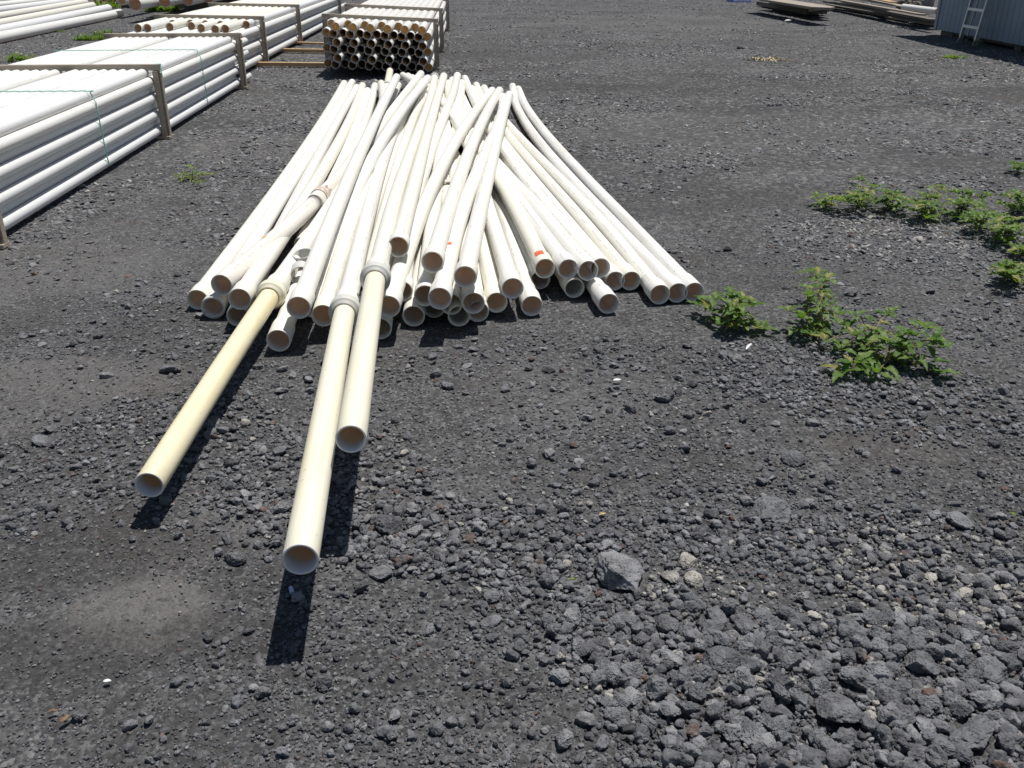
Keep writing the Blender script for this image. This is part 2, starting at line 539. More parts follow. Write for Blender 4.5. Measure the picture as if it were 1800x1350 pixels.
# centre lines (x, y, z) of the loose pipes, from the mouth nearest the viewer to the far end
PILE = {
 'n1': ((-1.538,4.221,0.05),(-1.615,5.553,0.048),(-1.702,6.884,0.046),(-1.798,8.215,0.045),(-1.904,9.547,0.044),(-2.019,10.878,0.044),(-2.143,12.21,0.045)),
 'n3': ((-1.428,4.106,0.052),(-1.526,5.468,0.051),(-1.625,6.831,0.05),(-1.728,8.193,0.05),(-1.833,9.555,0.05),(-1.941,10.918,0.05),(-2.052,12.28,0.05)),
 'n5': ((-1.279,3.994,0.052),(-1.394,5.295,0.051),(-1.507,6.596,0.05),(-1.615,7.897,0.05),(-1.721,9.198,0.05),(-1.822,10.499,0.05),(-1.92,11.8,0.05)),
 'n4': ((-1.248,3.956,0.15),(-1.307,5.29,0.139),(-1.384,6.623,0.126),(-1.479,7.956,0.11),(-1.593,9.29,0.092),(-1.724,10.623,0.072),(-1.873,11.956,0.05)),
 'h5': ((-1.22,5.146,0.05),(-1.284,6.205,0.05),(-1.358,7.264,0.05),(-1.44,8.323,0.05),(-1.532,9.381,0.05),(-1.633,10.44,0.05),(-1.744,11.499,0.05)),
 'h6': ((-1.168,4.538,0.05),(-1.221,5.774,0.05),(-1.289,7.01,0.05),(-1.373,8.247,0.05),(-1.472,9.483,0.05),(-1.586,10.72,0.05),(-1.716,11.956,0.05)),
 'h7': ((-0.835,4.619,0.06),(-0.902,5.833,0.056),(-0.961,7.047,0.052),(-1.012,8.261,0.05),(-1.056,9.475,0.049),(-1.092,10.69,0.049),(-1.12,11.904,0.05)),
 'h8': ((-0.73,4.529,0.09),(-0.801,5.737,0.097),(-0.866,6.945,0.1),(-0.922,8.153,0.1),(-0.965,9.361,0.097),(-0.991,10.569,0.09),(-0.996,11.777,0.08)),
 'n36': ((-0.595,3.838,0.052),(-0.709,5.292,0.051),(-0.825,6.746,0.05),(-0.942,8.2,0.05),(-1.061,9.655,0.05),(-1.183,11.109,0.05),(-1.306,12.563,0.05)),
 'n35': ((-0.372,4.106,0.052),(-0.46,5.338,0.051),(-0.546,6.57,0.05),(-0.631,7.803,0.05),(-0.715,9.035,0.05),(-0.798,10.267,0.05),(-0.879,11.499,0.05)),
 'n11': ((-0.459,3.994,0.052),(-0.511,5.365,0.051),(-0.566,6.737,0.05),(-0.622,8.109,0.05),(-0.682,9.481,0.05),(-0.743,10.853,0.05),(-0.807,12.225,0.05)),
 'n18': ((-0.247,3.994,0.052),(-0.35,5.261,0.051),(-0.453,6.528,0.05),(-0.556,7.796,0.05),(-0.659,9.063,0.05),(-0.762,10.33,0.05),(-0.865,11.598,0.05)),
 'n34': ((0.909,4.328,0.05),(0.735,5.554,0.048),(0.56,6.78,0.046),(0.394,8.007,0.045),(0.251,9.233,0.044),(0.141,10.459,0.044),(0.077,11.685,0.045)),
 'n33': ((0.827,4.32,0.05),(0.626,5.59,0.048),(0.433,6.86,0.046),(0.26,8.131,0.045),(0.122,9.401,0.044),(0.033,10.672,0.044),(0.007,11.942,0.045)),
 'n32': ((0.734,4.295,0.05),(0.563,5.537,0.047),(0.358,6.779,0.046),(0.143,8.022,0.045),(-0.061,9.264,0.046),(-0.23,10.507,0.047),(-0.343,11.749,0.05)),
 'n31': ((0.614,4.496,0.052),(0.422,5.748,0.051),(0.216,7,0.05),(0.009,8.252,0.05),(-0.181,9.505,0.05),(-0.339,10.757,0.05),(-0.45,12.009,0.05)),
 'n30': ((0.532,4.496,0.052),(0.331,5.683,0.053),(0.132,6.871,0.054),(-0.058,8.059,0.055),(-0.23,9.247,0.056),(-0.377,10.435,0.058),(-0.492,11.623,0.06)),
 'n29': ((0.467,4.16,0.052),(0.268,5.343,0.051),(0.069,6.527,0.05),(-0.122,7.71,0.05),(-0.302,8.893,0.05),(-0.465,10.076,0.05),(-0.606,11.259,0.05)),
 'n26': ((0.316,4.382,0.052),(0.108,5.568,0.051),(-0.071,6.754,0.05),(-0.231,7.94,0.05),(-0.38,9.127,0.05),(-0.529,10.313,0.05),(-0.686,11.499,0.05)),
 'n23': ((0.147,4.514,0.052),(-0.017,5.678,0.051),(-0.159,6.842,0.05),(-0.294,8.006,0.05),(-0.439,9.171,0.05),(-0.611,10.335,0.05),(-0.824,11.499,0.05)),
 'n22': ((0.096,4.129,0.052),(-0.032,5.497,0.049),(-0.168,6.865,0.052),(-0.341,8.232,0.06),(-0.576,9.6,0.074),(-0.899,10.968,0.094),(-1.339,12.336,0.12)),
 'n20': ((-0.073,4.114,0.075),(-0.209,5.456,0.078),(-0.37,6.797,0.083),(-0.556,8.139,0.09),(-0.766,9.48,0.098),(-1.002,10.822,0.108),(-1.263,12.164,0.12)),
 'n19': ((-0.161,4.045,0.055),(-0.277,5.372,0.053),(-0.401,6.7,0.051),(-0.532,8.027,0.05),(-0.669,9.354,0.049),(-0.814,10.682,0.049),(-0.965,12.009,0.05)),
 'n15': ((-0.282,3.997,0.11),(-0.372,5.268,0.106),(-0.464,6.538,0.102),(-0.56,7.809,0.1),(-0.658,9.08,0.099),(-0.76,10.351,0.099),(-0.865,11.622,0.1)),
 'n17': ((-0.176,3.931,0.14),(-0.292,5.23,0.131),(-0.411,6.529,0.124),(-0.531,7.828,0.12),(-0.654,9.127,0.118),(-0.779,10.427,0.118),(-0.906,11.726,0.12)),
 'bellmid': ((-0.449,6.077,0.1),(-0.471,7.001,0.1),(-0.495,7.925,0.1),(-0.521,8.849,0.1),(-0.548,9.773,0.1),(-0.578,10.697,0.1),(-0.609,11.622,0.1)),
 'n13': ((-0.401,4.002,0.15),(-0.471,5.325,0.142),(-0.536,6.648,0.136),(-0.596,7.971,0.13),(-0.65,9.295,0.126),(-0.7,10.618,0.122),(-0.745,11.941,0.12)),
 'n28': ((0.447,4.442,0.14),(0.211,5.72,0.131),(0.007,6.997,0.124),(-0.171,8.275,0.12),(-0.328,9.552,0.118),(-0.468,10.83,0.118),(-0.596,12.107,0.12)),
 'n27': ((0.38,4.367,0.15),(0.161,5.571,0.141),(-0.081,6.776,0.134),(-0.312,7.98,0.13),(-0.5,9.185,0.128),(-0.611,10.39,0.128),(-0.614,11.594,0.13)),
 'n25': ((0.282,4.394,0.15),(0.076,5.56,0.147),(-0.129,6.726,0.143),(-0.32,7.891,0.14),(-0.484,9.057,0.137),(-0.607,10.223,0.133),(-0.678,11.389,0.13)),
 'n24': ((0.166,4.403,0.15),(0.017,5.58,0.151),(-0.164,6.756,0.151),(-0.356,7.933,0.15),(-0.536,9.11,0.148),(-0.681,10.287,0.144),(-0.771,11.464,0.14)),
 'n21': ((0.003,4.104,0.15),(-0.134,5.444,0.15),(-0.269,6.784,0.15),(-0.431,8.124,0.15),(-0.651,9.464,0.15),(-0.958,10.803,0.15),(-1.382,12.143,0.15)),
 'f8': ((-1.147,6.335,0.1),(-1.193,7.169,0.097),(-1.243,8.003,0.097),(-1.297,8.837,0.1),(-1.354,9.671,0.107),(-1.415,10.505,0.117),(-1.479,11.339,0.13)),
 'n6': ((-1.016,3.679,0.06),(-1.103,5.048,0.1),(-1.149,6.417,0.133),(-1.164,7.786,0.16),(-1.159,9.155,0.18),(-1.144,10.524,0.193),(-1.128,11.893,0.2)),
 'n8': ((-0.843,3.825,0.12),(-0.935,5.042,0.117),(-0.997,6.259,0.113),(-1.037,7.477,0.11),(-1.061,8.694,0.107),(-1.078,9.911,0.103),(-1.096,11.128,0.1)),
 'Y1': ((-1.119,4.018,0.15),(-1.139,5.311,0.13),(-1.176,6.604,0.113),(-1.226,7.897,0.1),(-1.284,9.19,0.09),(-1.344,10.483,0.083),(-1.402,11.777,0.08)),
 'n2': ((-1.378,4.124,0.16),(-1.261,5.348,0.162),(-1.204,6.571,0.162),(-1.206,7.794,0.16),(-1.267,9.017,0.156),(-1.388,10.24,0.149),(-1.569,11.464,0.14)),
 'Y2': ((-0.705,3.62,0.22),(-0.826,4.975,0.178),(-0.935,6.331,0.148),(-1.022,7.686,0.13),(-1.079,9.042,0.124),(-1.095,10.397,0.131),(-1.061,11.753,0.15)),
 'f13': ((-0.948,4.085,0.06),(-1.009,5.258,0.123),(-1.036,6.432,0.173),(-1.038,7.605,0.21),(-1.024,8.779,0.233),(-1,9.952,0.243),(-0.977,11.126,0.24)),
 'n7': ((-0.921,3.713,0.2),(-1.001,4.966,0.234),(-1.073,6.219,0.258),(-1.141,7.472,0.27),(-1.209,8.724,0.271),(-1.278,9.977,0.261),(-1.352,11.23,0.24)),
 'f17': ((-0.521,4.092,0.14),(-0.594,5.351,0.16),(-0.625,6.609,0.177),(-0.631,7.867,0.19),(-0.629,9.125,0.2),(-0.634,10.383,0.207),(-0.663,11.641,0.21)),
 'n10': ((-0.546,3.807,0.17),(-0.536,4.928,0.202),(-0.502,6.05,0.222),(-0.449,7.171,0.23),(-0.381,8.292,0.226),(-0.303,9.413,0.209),(-0.22,10.535,0.18)),
 'Y3': ((-0.592,3.784,0.31),(-0.678,5.117,0.269),(-0.737,6.449,0.236),(-0.782,7.782,0.21),(-0.824,9.115,0.192),(-0.876,10.448,0.182),(-0.95,11.78,0.18)),
 'n9': ((-0.55,4.278,0.3),(-0.6,5.496,0.282),(-0.649,6.714,0.266),(-0.696,7.932,0.25),(-0.741,9.15,0.236),(-0.784,10.368,0.222),(-0.824,11.586,0.21)),
 'n12': ((-0.368,4.07,0.29),(-0.351,5.098,0.287),(-0.326,6.126,0.28),(-0.291,7.154,0.27),(-0.248,8.182,0.257),(-0.196,9.21,0.24),(-0.134,10.238,0.22)),
 'n14': ((-0.318,3.8,0.21),(-0.299,4.82,0.233),(-0.249,5.84,0.247),(-0.185,6.86,0.25),(-0.126,7.88,0.243),(-0.09,8.9,0.227),(-0.095,9.921,0.2)),
 'n16': ((-0.21,3.917,0.27),(-0.184,4.945,0.267),(-0.157,5.973,0.26),(-0.128,7.001,0.25),(-0.097,8.029,0.237),(-0.065,9.057,0.22),(-0.03,10.085,0.2)),
}


# ------------------------------------------------------------------ numeric noise
_perm = RNG.permutation(512).astype(np.int64)
_perm = np.concatenate([_perm, _perm, _perm])
_g3 = RNG.normal(size=(512, 3))
_g3 /= np.linalg.norm(_g3, axis=1)[:, None]


def perlin(p):
    p = np.asarray(p, dtype=np.float64)
    i = np.floor(p).astype(np.int64)
    f = p - i
    u = f * f * f * (f * (f * 6 - 15) + 10)
    i &= 511
    out = 0
    for dx in (0, 1):
        wx = u[:, 0] if dx else 1 - u[:, 0]
        for dy in (0, 1):
            wy = u[:, 1] if dy else 1 - u[:, 1]
            for dz in (0, 1):
                wz = u[:, 2] if dz else 1 - u[:, 2]
                h = _perm[_perm[_perm[(i[:, 0] + dx) & 511] + ((i[:, 1] + dy) & 511)] + ((i[:, 2] + dz) & 511)]
                g = _g3[h]
                out = out + wx * wy * wz * (g[:, 0] * (f[:, 0] - dx) + g[:, 1] * (f[:, 1] - dy) + g[:, 2] * (f[:, 2] - dz))
    return out


def fbm(p, octv=4, gain=0.5):
    a, s, o = 1.0, 0.0, 0
    p = np.array(p, dtype=np.float64)
    for _ in range(octv):
        o = o + a * perlin(p)
        p = p * 2.03 + 11.7
        s += a
        a *= gain
    return o / s


def xyz(x, y, z=0.0):
    return np.stack([x, y, np.full_like(x, z)], 1)


# the heap of loose pipes presses the ground flat: distance to the nearest pipe on a small raster
GX0, GY0, GS = -2.6, 3.3, 0.03
_gx, _gy = np.meshgrid(np.arange(GX0, 3.0, GS), np.arange(GY0, 13.2, GS))
_pp = []
for _k, _v in PILE.items():
    _v = np.array(_v)
    _t = np.linspace(0, len(_v) - 1, 70)
    _pp.append(np.stack([np.interp(_t, np.arange(len(_v)), _v[:, _c]) for _c in range(3)], 1))
_pp = np.concatenate(_pp)
_low = _pp[_pp[:, 2] < 0.10]
_dist = np.full(_gx.shape, 9.0)
for _q in _low:
    _ix, _iy = int((_q[0] - GX0) / GS), int((_q[1] - GY0) / GS)
    _s = np.s_[max(0, _iy - 12):_iy + 13, max(0, _ix - 12):_ix + 13]
    _dist[_s] = np.minimum(_dist[_s], np.hypot(_gx[_s] - _q[0], _gy[_s] - _q[1]))


def under_pipes(x, y):
    ix = np.clip(((x - GX0) / GS).astype(int), 0, _dist.shape[1] - 1)
    iy = np.clip(((y - GY0) / GS).astype(int), 0, _dist.shape[0] - 1)
    d = _dist[iy, ix]
    return np.where((x < GX0) | (x > 2.95) | (y < GY0) | (y > 13.1), 9.0, d)


def relief(x, y):
    """Height of the ground, metres."""
    k = np.clip((under_pipes(x, y) - 0.10) / 0.18, 0, 1)
    h = relief_free(x, y)
    return h * k + (1 - k) * (h * 0.15 - 0.008)


def relief_free(x, y):
    h = 0.016 * fbm(xyz(x * 0.8, y * 0.8), 3)
    h = h + 0.010 * fbm(xyz(x * 4.0, y * 4.0, 3.3), 3)
    return h


COARSE = [((1500, 1230), 0.62, 0.30, 1.0), ((1750, 1150), 0.35, 0.35, 0.9), ((1180, 1130), 0.30, 0.14, 0.95), ((820, 950), 0.38, 0.20, 0.75), ((620, 900), 0.3, 0.25, 0.6),
          ((560, 830), 0.4, 0.3, 0.45), ((1250, 960), 0.4, 0.15, 0.55), ((1650, 980), 0.5, 0.25, 0.6), ((1000, 1040), 0.3, 0.15, 0.7), ((300, 760), 0.4, 0.3, 0.4),
          ((1400, 650), 0.5, 0.3, 0.5), ((1600, 420), 0.9, 0.7, 0.5), ((1580, 700), 0.5, 0.4, 0.45), ((1200, 250), 2.0, 1.2, 0.25), ((880, 640), 0.6, 0.25, 0.3), ((120, 850), 0.4, 0.3, 0.35)]
# packed dusty patches and dark damp soil, read off the photo: (pixel, radii in metres, strength)
DUST = [((245, 1075), 0.20, 0.15, 0.8), ((60, 470), 0.8, 0.5, 0.45), ((140, 660), 0.45, 0.2, 0.6), ((430, 260), 0.5, 0.7, 0.45), ((20, 720), 0.3, 0.2, 0.4),
        ((1000, 690), 0.4, 0.3, 0.25), ((1250, 230), 1.5, 1.0, 0.3), ((1150, 40), 3, 3, 0.3), ((560, 900), 0.4, 0.3, 0.3)]
DAMP = [((150, 960), 0.28, 0.24, 1.0), ((90, 1150), 0.30, 0.13, 1.0), ((330, 1300), 0.22, 0.10, 0.9), ((390, 1120), 0.2, 0.10, 1.0), ((470, 1010), 0.10, 0.14, 0.8), ((330, 960), 0.16, 0.06, 0.9), ((430, 1000), 0.12, 0.1, 0.5), ((330, 1330), 0.14, 0.1, 0.7),
        ((250, 1230), 0.3, 0.07, 0.5), ((630, 1180), 0.2, 0.06, 0.6), ((880, 1200), 0.12, 0.06, 0.6), ((1080, 820), 0.4, 0.15, 0.55), ((560, 600), 1.0, 0.4, 0.4),
        ((1330, 470), 0.8, 0.4, 0.4), ((1300, 350), 1.4, 0.5, 0.35), ((1150, 150), 2.5, 1.2, 0.45), ((1460, 1030), 0.2, 0.1, 0.6), ((200, 560), 0.7, 0.25, 0.6), ((900, 90), 2.0, 1.6, 0.5)]


def blobs(x, y, table):
    v = np.zeros_like(x)
    wob = 0.30 * fbm(xyz(x * 3, y * 3, 8.1), 3) + 0.35 * fbm(xyz(x * 14, y * 14, 2.7), 3)
    for (px, rx, ry, s) in table:
        c = at(*px)
        d = np.sqrt(((x - c.x) / rx) ** 2 + ((y - c.y) / ry) ** 2) + wob
        v = np.maximum(v, s * np.clip((1.2 - d) / 0.38, 0, 1))
    return v


# ------------------------------------------------------------------ the ground: one sheet, finer where the yard is
def build_ground():
    ny, nx = 640, 560
    ys = 0.55 * (420.0 / 0.55) ** (np.linspace(0, 1, ny) ** 1.25)
    ys = np.concatenate([[-30.0, -4.0, 0.1], ys])
    ny = len(ys)
    ts = np.linspace(-1, 1, nx)
    ts = np.sign(ts) * np.abs(ts) ** 1.15
    X = np.outer(np.maximum(0.9 * np.abs(ys) + 0.9, 1.5), ts)
    X[:3] = np.outer([40, 12, 2.0], ts)
    Y = np.repeat(ys[:, None], nx, 1)
    x, y = X.ravel(), Y.ravel()
    z = relief(x, y)
    # small clods, only where the sheet is fine enough to carry them
    nearw = np.clip((9 - y) / 5, 0, 1) * (y > 0.5) * np.clip((under_pipes(x, y) - 0.05) / 0.1, 0, 1)
    z = z + nearw * 0.006 * fbm(xyz(x * 22, y * 22, 1.1), 3) + nearw * 0.010 * np.maximum(0, fbm(xyz(x * 11, y * 11, 5.1), 2) - 0.1)
    dust, damp_gap_shade = blobs(x, y, DUST), np.maximum(blobs(x, y, DAMP), 0.5 * blobs(x, y, COARSE))  # COARSE part paints the dark gaps between stones into the ground colour
    me = bpy.data.meshes.new('ground')
    idx = np.arange(nx * ny).reshape(ny, nx)
    q = np.stack([idx[:-1, :-1], idx[:-1, 1:], idx[1:, 1:], idx[1:, :-1]], -1).reshape(-1, 4)
    me.vertices.add(nx * ny)
    me.vertices.foreach_set('co', np.stack([x, y, z], 1).astype(np.float32).ravel())
    me.loops.add(q.size)
    me.loops.foreach_set('vertex_index', q.astype(np.int32).ravel())
    me.polygons.add(len(q))
    me.polygons.foreach_set('loop_start', np.arange(0, q.size, 4, dtype=np.int32))
    me.polygons.foreach_set('loop_total', np.full(len(q), 4, dtype=np.int32))
    me.update(calc_edges=True)
    for nm, v in (('dust', dust), ('damp_gap_shade', damp_gap_shade)):
        a = me.attributes.new(nm, 'FLOAT', 'POINT')
        a.data.foreach_set('value', v.astype(np.float32))
    o = obj('ground', me, GROUND, smooth=True)
    tag(o, 'black volcanic gravel yard, dusty and packed by wheels', kind='structure')


build_ground()


# ------------------------------------------------------------------ rock shapes
def rock_shape(name, subdiv, seed, pits, pit_size=0.09):
    r = np.random.default_rng(seed)
    bm = bmesh.new()
    bmesh.ops.create_icosphere(bm, subdivisions=subdiv, radius=1.0)
    me = bpy.data.meshes.new(name)
    bm.to_mesh(me)
    bm.free()
    n = len(me.vertices)
    v = np.empty(n * 3, dtype=np.float32)
    me.vertices.foreach_get('co', v)
    v = v.reshape(-1, 3).astype(np.float64)
    v /= np.linalg.norm(v, axis=1)[:, None]
    rad = np.ones(n)
    k = int(r.integers(8, 14))
    pn = r.normal(size=(k, 3))
    pn /= np.linalg.norm(pn, axis=1)[:, None]
    pd = r.uniform(0.54, 0.90, k)
    for a, d in zip(pn, pd):                      # flat broken faces
        c = v @ a
        cut = np.where(c > 0.05, d / np.maximum(c, 0.05), 9)
        rad = np.minimum(rad, cut)
    p = v * rad[:, None]
    off = r.uniform(0, 50, 3)
    rad = rad * (1 + 0.26 * fbm(p * 1.7 + off, 3) + 0.20 * fbm(p * 4.5 + off + 9, 4, 0.6))
    if pits:
        q = r.normal(size=(pits, 3))
        q /= np.linalg.norm(q, axis=1)[:, None]
        for a in q:
            s = r.uniform(0.05, 0.05 + pit_size)
            d = np.arccos(np.clip(v @ a, -1, 1)) / s
            rad -= 0.85 * s * np.clip(1.15 - d ** 4, 0, 1)
    p = v * rad[:, None] * np.array([1.0, r.uniform(0.72, 0.98), r.uniform(0.62, 0.9)])
    p -= p.mean(0)
    p /= np.abs(p).max()
    me.vertices.foreach_set('co', p.astype(np.float32).ravel())
    me.update()
    return me


NSH = 16
BIG = [rock_shape('lava_rock', 5, 100 + i, 130 if i % 4 else 40, 0.06) for i in range(NSH)]
for me in BIG:
    me.materials.append(ROCK_O)
shapes = bpy.data.collections.new('gravel_shapes')
for i in range(NSH):
    me = rock_shape('gravel_stone', 4, 100 + i, 40 if i % 4 else 12, 0.10)
    me.materials.append(ROCK_I)
    me.polygons.foreach_set('use_smooth', [True] * len(me.polygons))
    o = bpy.data.objects.new('gravel_stone', me)
    shapes.objects.link(o)

# ------------------------------------------------------------------ scatter of stones
PALE = [((1640, 1020), 0.32, 0.28, 1.0), ((1230, 1030), 0.20, 0.10, 0.9), ((1750, 1100), 0.25, 0.2, 0.8), ((1590, 410), 0.7, 0.4, 0.8), ((1330, 1150), 0.4, 0.2, 0.3),
        ((1380, 60), 2.0, 2.0, 0.6), ((1700, 120), 2.0, 2.0, 0.6), ((1080, 1190), 0.2, 0.1, 0.4), ((980, 800), 0.8, 0.5, 0.15), ((1250, 250), 1.5, 1.0, 0.3), ((480, 175), 0.6, 0.8, 0.4),
        ((110, 90), 1.5, 3.0, 0.5)]


def scatter(n, y0, y1, kmin, kmax, power, base, coarse_gain, seed, fall=1.75):
    """Stones whose number per area thins out and whose size grows with the distance from the path in front."""
    r = np.random.default_rng(seed)
    m = int(n * 4)
    u = r.random(m)
    e = 2 - fall
    y = (y0 ** e + u * (y1 ** e - y0 ** e)) ** (1 / e)
    x = (r.random(m) * 2 - 1) * (0.70 * y + 1.0)
    c = blobs(x, y, COARSE)
    far = np.clip((y - 2.2) / 4.0, 0, 1)
    d = np.clip(base * (1 - 0.45 * far) + coarse_gain * c + (1.0 + far) * fbm(xyz(x * 1.1, y * 1.1, 20.0), 4) + 1.1 * fbm(xyz(x * 0.25, y * 0.55, 60.0), 3), 0, 1)
    d *= 1 - 0.75 * np.clip(blobs(x, y, DUST) * 1.3, 0, 1)
    d *= 1 - 0.35 * blobs(x, y, DAMP)
    k = r.random(m) < d
    x, y, c = x[k][:n], y[k][:n], c[k][:n]
    s = kmin * (kmax / kmin) ** (r.random(len(x)) ** power)
    s = np.minimum(s * (np.maximum(y, 1.3) / 1.5) ** 0.52, 0.030)
    pale = blobs(x, y, PALE)
    t = np.clip(r.normal(0.45, 0.20, len(x)), 0.0, 0.72)
    light = r.random(len(x)) < (0.012 + 0.07 * np.clip((y - 4) / 6, 0, 1) + 0.36 * pale) * np.where(s > 0.03, 0.5, 1)
    t[light] = r.uniform(0.73, 0.89, light.sum())
    red = r.random(len(x)) < 0.018
    t[red] = r.uniform(0.93, 1.0, red.sum())
    return np.stack([x, y, s, t], 1)


# columns: x, y, half size, tone
S = [scatter(165000, 1.25, 48.0, 0.0022, 0.0056, 1.3, 0.50, 0.25, 1),
     scatter(44000, 1.25, 48.0, 0.0054, 0.0125, 2.0, 0.10, 0.70, 2),
     scatter(4800, 1.25, 48.0, 0.011, 0.021, 1.8, 0.16, 0.7, 3)]
# the coarse heaps of porous lava stones at the lower right and in the middle
r_ = np.random.default_rng(21)
big = []
for (px, rx, ry, s_) in COARSE[:13]:
    c = at(*px)
    n = int(1250 * rx * ry / 0.18 * s_)
    for _ in range(n):
        a, q = r_.random() * 6.283, math.sqrt(r_.random())
        if r_.random() < 0.2:
            q *= 1.35
        x, y = c.x + math.cos(a) * q * rx, c.y + math.sin(a) * q * ry
        lo = 0.0075
        hi = 0.032 if s_ > 0.85 else (0.022 if s_ > 0.5 else 0.017)
        sz = lo * (hi / lo) ** (r_.random() ** 1.7)
        pl = float(blobs(np.array([x]), np.array([y]), PALE)[0])
        tn = float(np.clip(r_.normal(0.53, 0.18), 0.05, 0.72))
        if r_.random() < 0.010 + 0.20 * pl:
            tn, sz = r_.uniform(0.74, 0.88), min(sz, 0.015)
        elif r_.random() < 0.02:
            tn = 0.95
        big.append((x, y, sz, tn))
S.append(np.array(big))
S = np.concatenate(S)
S = S[(np.abs(S[:, 0]) < 0.72 * S[:, 1] + 1.1)]

# hand-placed stones: pixel of the middle of the base, width in photo pixels, flatness, tone, label
HAND = [
 ((1095, 1034), 104, 0.68, 0.71, 'big blocky lava rock with a pale dusty flat top, largest in the middle foreground'),
 ((1360, 915), 74, 0.50, 0.60, 'flat pale grey lava slab sunk into the gravel right of centre'),
 ((1172, 706), 42, 0.75, 0.45, 'wedge-shaped grey rock standing alone on fine gravel with a black shaded front'),
 ((1720, 1318), 92, 0.58, 0.46, 'long dark porous lava rock at the bottom right corner'),
 ((1480, 1275), 88, 0.75, 0.50, 'big rounded pitted lava rock in the coarse heap at the lower right'),
 ((1512, 1212), 66, 0.7, 0.58, 'lopsided grey lava rock with a sloping face among the coarse stones'),
 ((1272, 1180), 68, 0.62, 0.40, 'squarish brown grey lava rock with a flat top in the coarse heap'),
 ((1175, 1112), 52, 0.7, 0.52, 'blocky grey lava rock packed tightly between two others'),
 ((1260, 1100), 46, 0.7, 0.55, 'upright grey lava rock leaning in the coarse stones'),
 ((1413, 1060), 36, 0.85, 0.74, 'egg-sized pale stone with a dark shaded side'),
 ((1433, 1090), 28, 0.6, 0.84, 'small cream angular stone lying below a pale rounded one'),
 ((1210, 996), 38, 0.65, 0.80, 'cream angular stone above two other pale ones'),
 ((1180, 1024), 38, 0.6, 0.78, 'pale knobbly stone on the left of the pale cluster beside the big flat-topped block'),
 ((1222, 1028), 38, 0.6, 0.82, 'pale splintered stone on the right of the pale cluster beside the big flat-topped block'),
 ((1695, 925), 56, 0.42, 0.56, 'long thin grey slab tilted on the gravel at the right'),
 ((1625, 1185), 62, 0.7, 0.52, 'broad pitted lava rock near the right edge of the coarse heap'),
 ((1748, 1195), 70, 0.62, 0.55, 'large grey porous rock at the right edge of the photo'),
 ((682, 938), 54, 0.7, 0.32, 'dark rounded lava rock beside the shadow of the nearest yellow pipe'),
 ((730, 944), 34, 0.65, 0.70, 'light grey smooth stone right of the dark rounded rock'),
 ((862, 1104), 40, 0.5, 0.60, 'flat grey stone lying alone on fine gravel in the lower middle'),
 ((668, 1020), 46, 0.5, 0.66, 'pale grey elongated stone near the nearest pipe mouth'),
 ((412, 996), 42, 0.75, 0.22, 'dark angular rock left of the nearest pipe mouth'),
 ((297, 656), 38, 0.6, 0.62, 'pale lumpy rock left of the nearest yellow pipe on open gravel'),
 ((765, 664), 28, 0.75, 0.50, 'small grey rock with a black shaded side below the pipe pile'),
 ((717, 774), 22, 0.85, 0.36, 'small dark round stone right of the shorter yellow pipe mouth'),
 ((1280, 441), 26, 0.6, 0.14, 'black smooth rock lying right of the pile of pipes'),
 ((1497, 521), 28, 0.7, 0.66, 'grey stone with a flat top above the sprawling weeds'),
 ((1032, 1192), 32, 0.8, 0.72, 'pale squared stone on the left of the coarse heap'),
 ((372, 757), 36, 0.7, 0.48, 'knobbly grey rock under the shadow edge of the left yellow pipe'),
 ((72, 782), 40, 0.4, 0.58, 'flat light grey porous stone at the left edge'),
 ((1398, 818), 46, 0.6, 0.40, 'dark lava rock half buried right of centre'),
 ((1110, 725), 24, 0.8, 0.24, 'small dark rock below and left of the wedge-shaped rock'),
 ((1214, 735), 22, 0.8, 0.30, 'small dark rock below and right of the wedge-shaped rock'),
 ((1330, 268), 22, 0.4, 0.70, 'pale flat stone far out on the open yard'),
 ((1302, 86), 20, 0.5, 0.22, 'dark flat rock far out on the yard near dry straw'),
 ((1388, 1092), 42, 0.7, 0.42, 'dark knobbly lava rock just left of the cream angular stone'),
 ((1640, 1020), 30, 0.5, 0.84, 'cream flat stone among the scattered pale stones at the right'),
 ((1700, 1050), 36, 0.5, 0.82, 'biggest cream slab among the scattered pale stones at the right'),
 ((530, 876), 24, 0.7, 0.68, 'pale stone on coarse gravel left of the shorter yellow pipe'),
 ((1655, 765), 26, 0.7, 0.55, 'grey stone right of the sprawling weeds on open gravel'),
]


def size_px(x, y, s):
    dep = y * math.cos(TILT) + CAM_H * math.sin(TILT)
    return FOC * s / dep


def put_rock(x, y, half, flat, tone, k, label, group, sink=0.55, rz=None, big=None):
    me = BIG[k % NSH]
    o = bpy.data.objects.new('lava_rock', me)
    link(o)
    h = float(relief(np.array([x]), np.array([y]))[0])
    o.scale = (half, half, half * flat)
    o.rotation_euler = (random.uniform(-.25, .25), random.uniform(-.25, .25), random.uniform(0, 6.28) if rz is None else rz)
    o.location = (x, y, h + half * flat * sink * 0.7)
    o['tone'] = float(tone)
    tag(o, label, 'rock', group)
    return o


hand_xy = []
for i, (px, wpx, flat, tone, lab) in enumerate(HAND):
    p = at(*px)
    dep = p.y * math.cos(TILT) + CAM_H * math.sin(TILT)
    half = 0.5 * wpx * dep / FOC * 1.06
    p.y += half * 0.5
    put_rock(p.x, p.y, half, flat, tone, i, lab, 'lava rocks lying on the yard', sink=0.62)
    hand_xy.append((p.x, p.y, half))
HX = np.array(hand_xy)
dmin = np.min(np.hypot(S[:, 0:1] - HX[None, :, 0], S[:, 1:2] - HX[None, :, 1]) - HX[None, :, 2] * 0.85 - S[:, 2:3] * 0.6, axis=1)
S = S[(dmin > 0) & ((under_pipes(S[:, 0], S[:, 1]) > 0.06 + S[:, 2]) | (S[:, 2] < 0.005))]
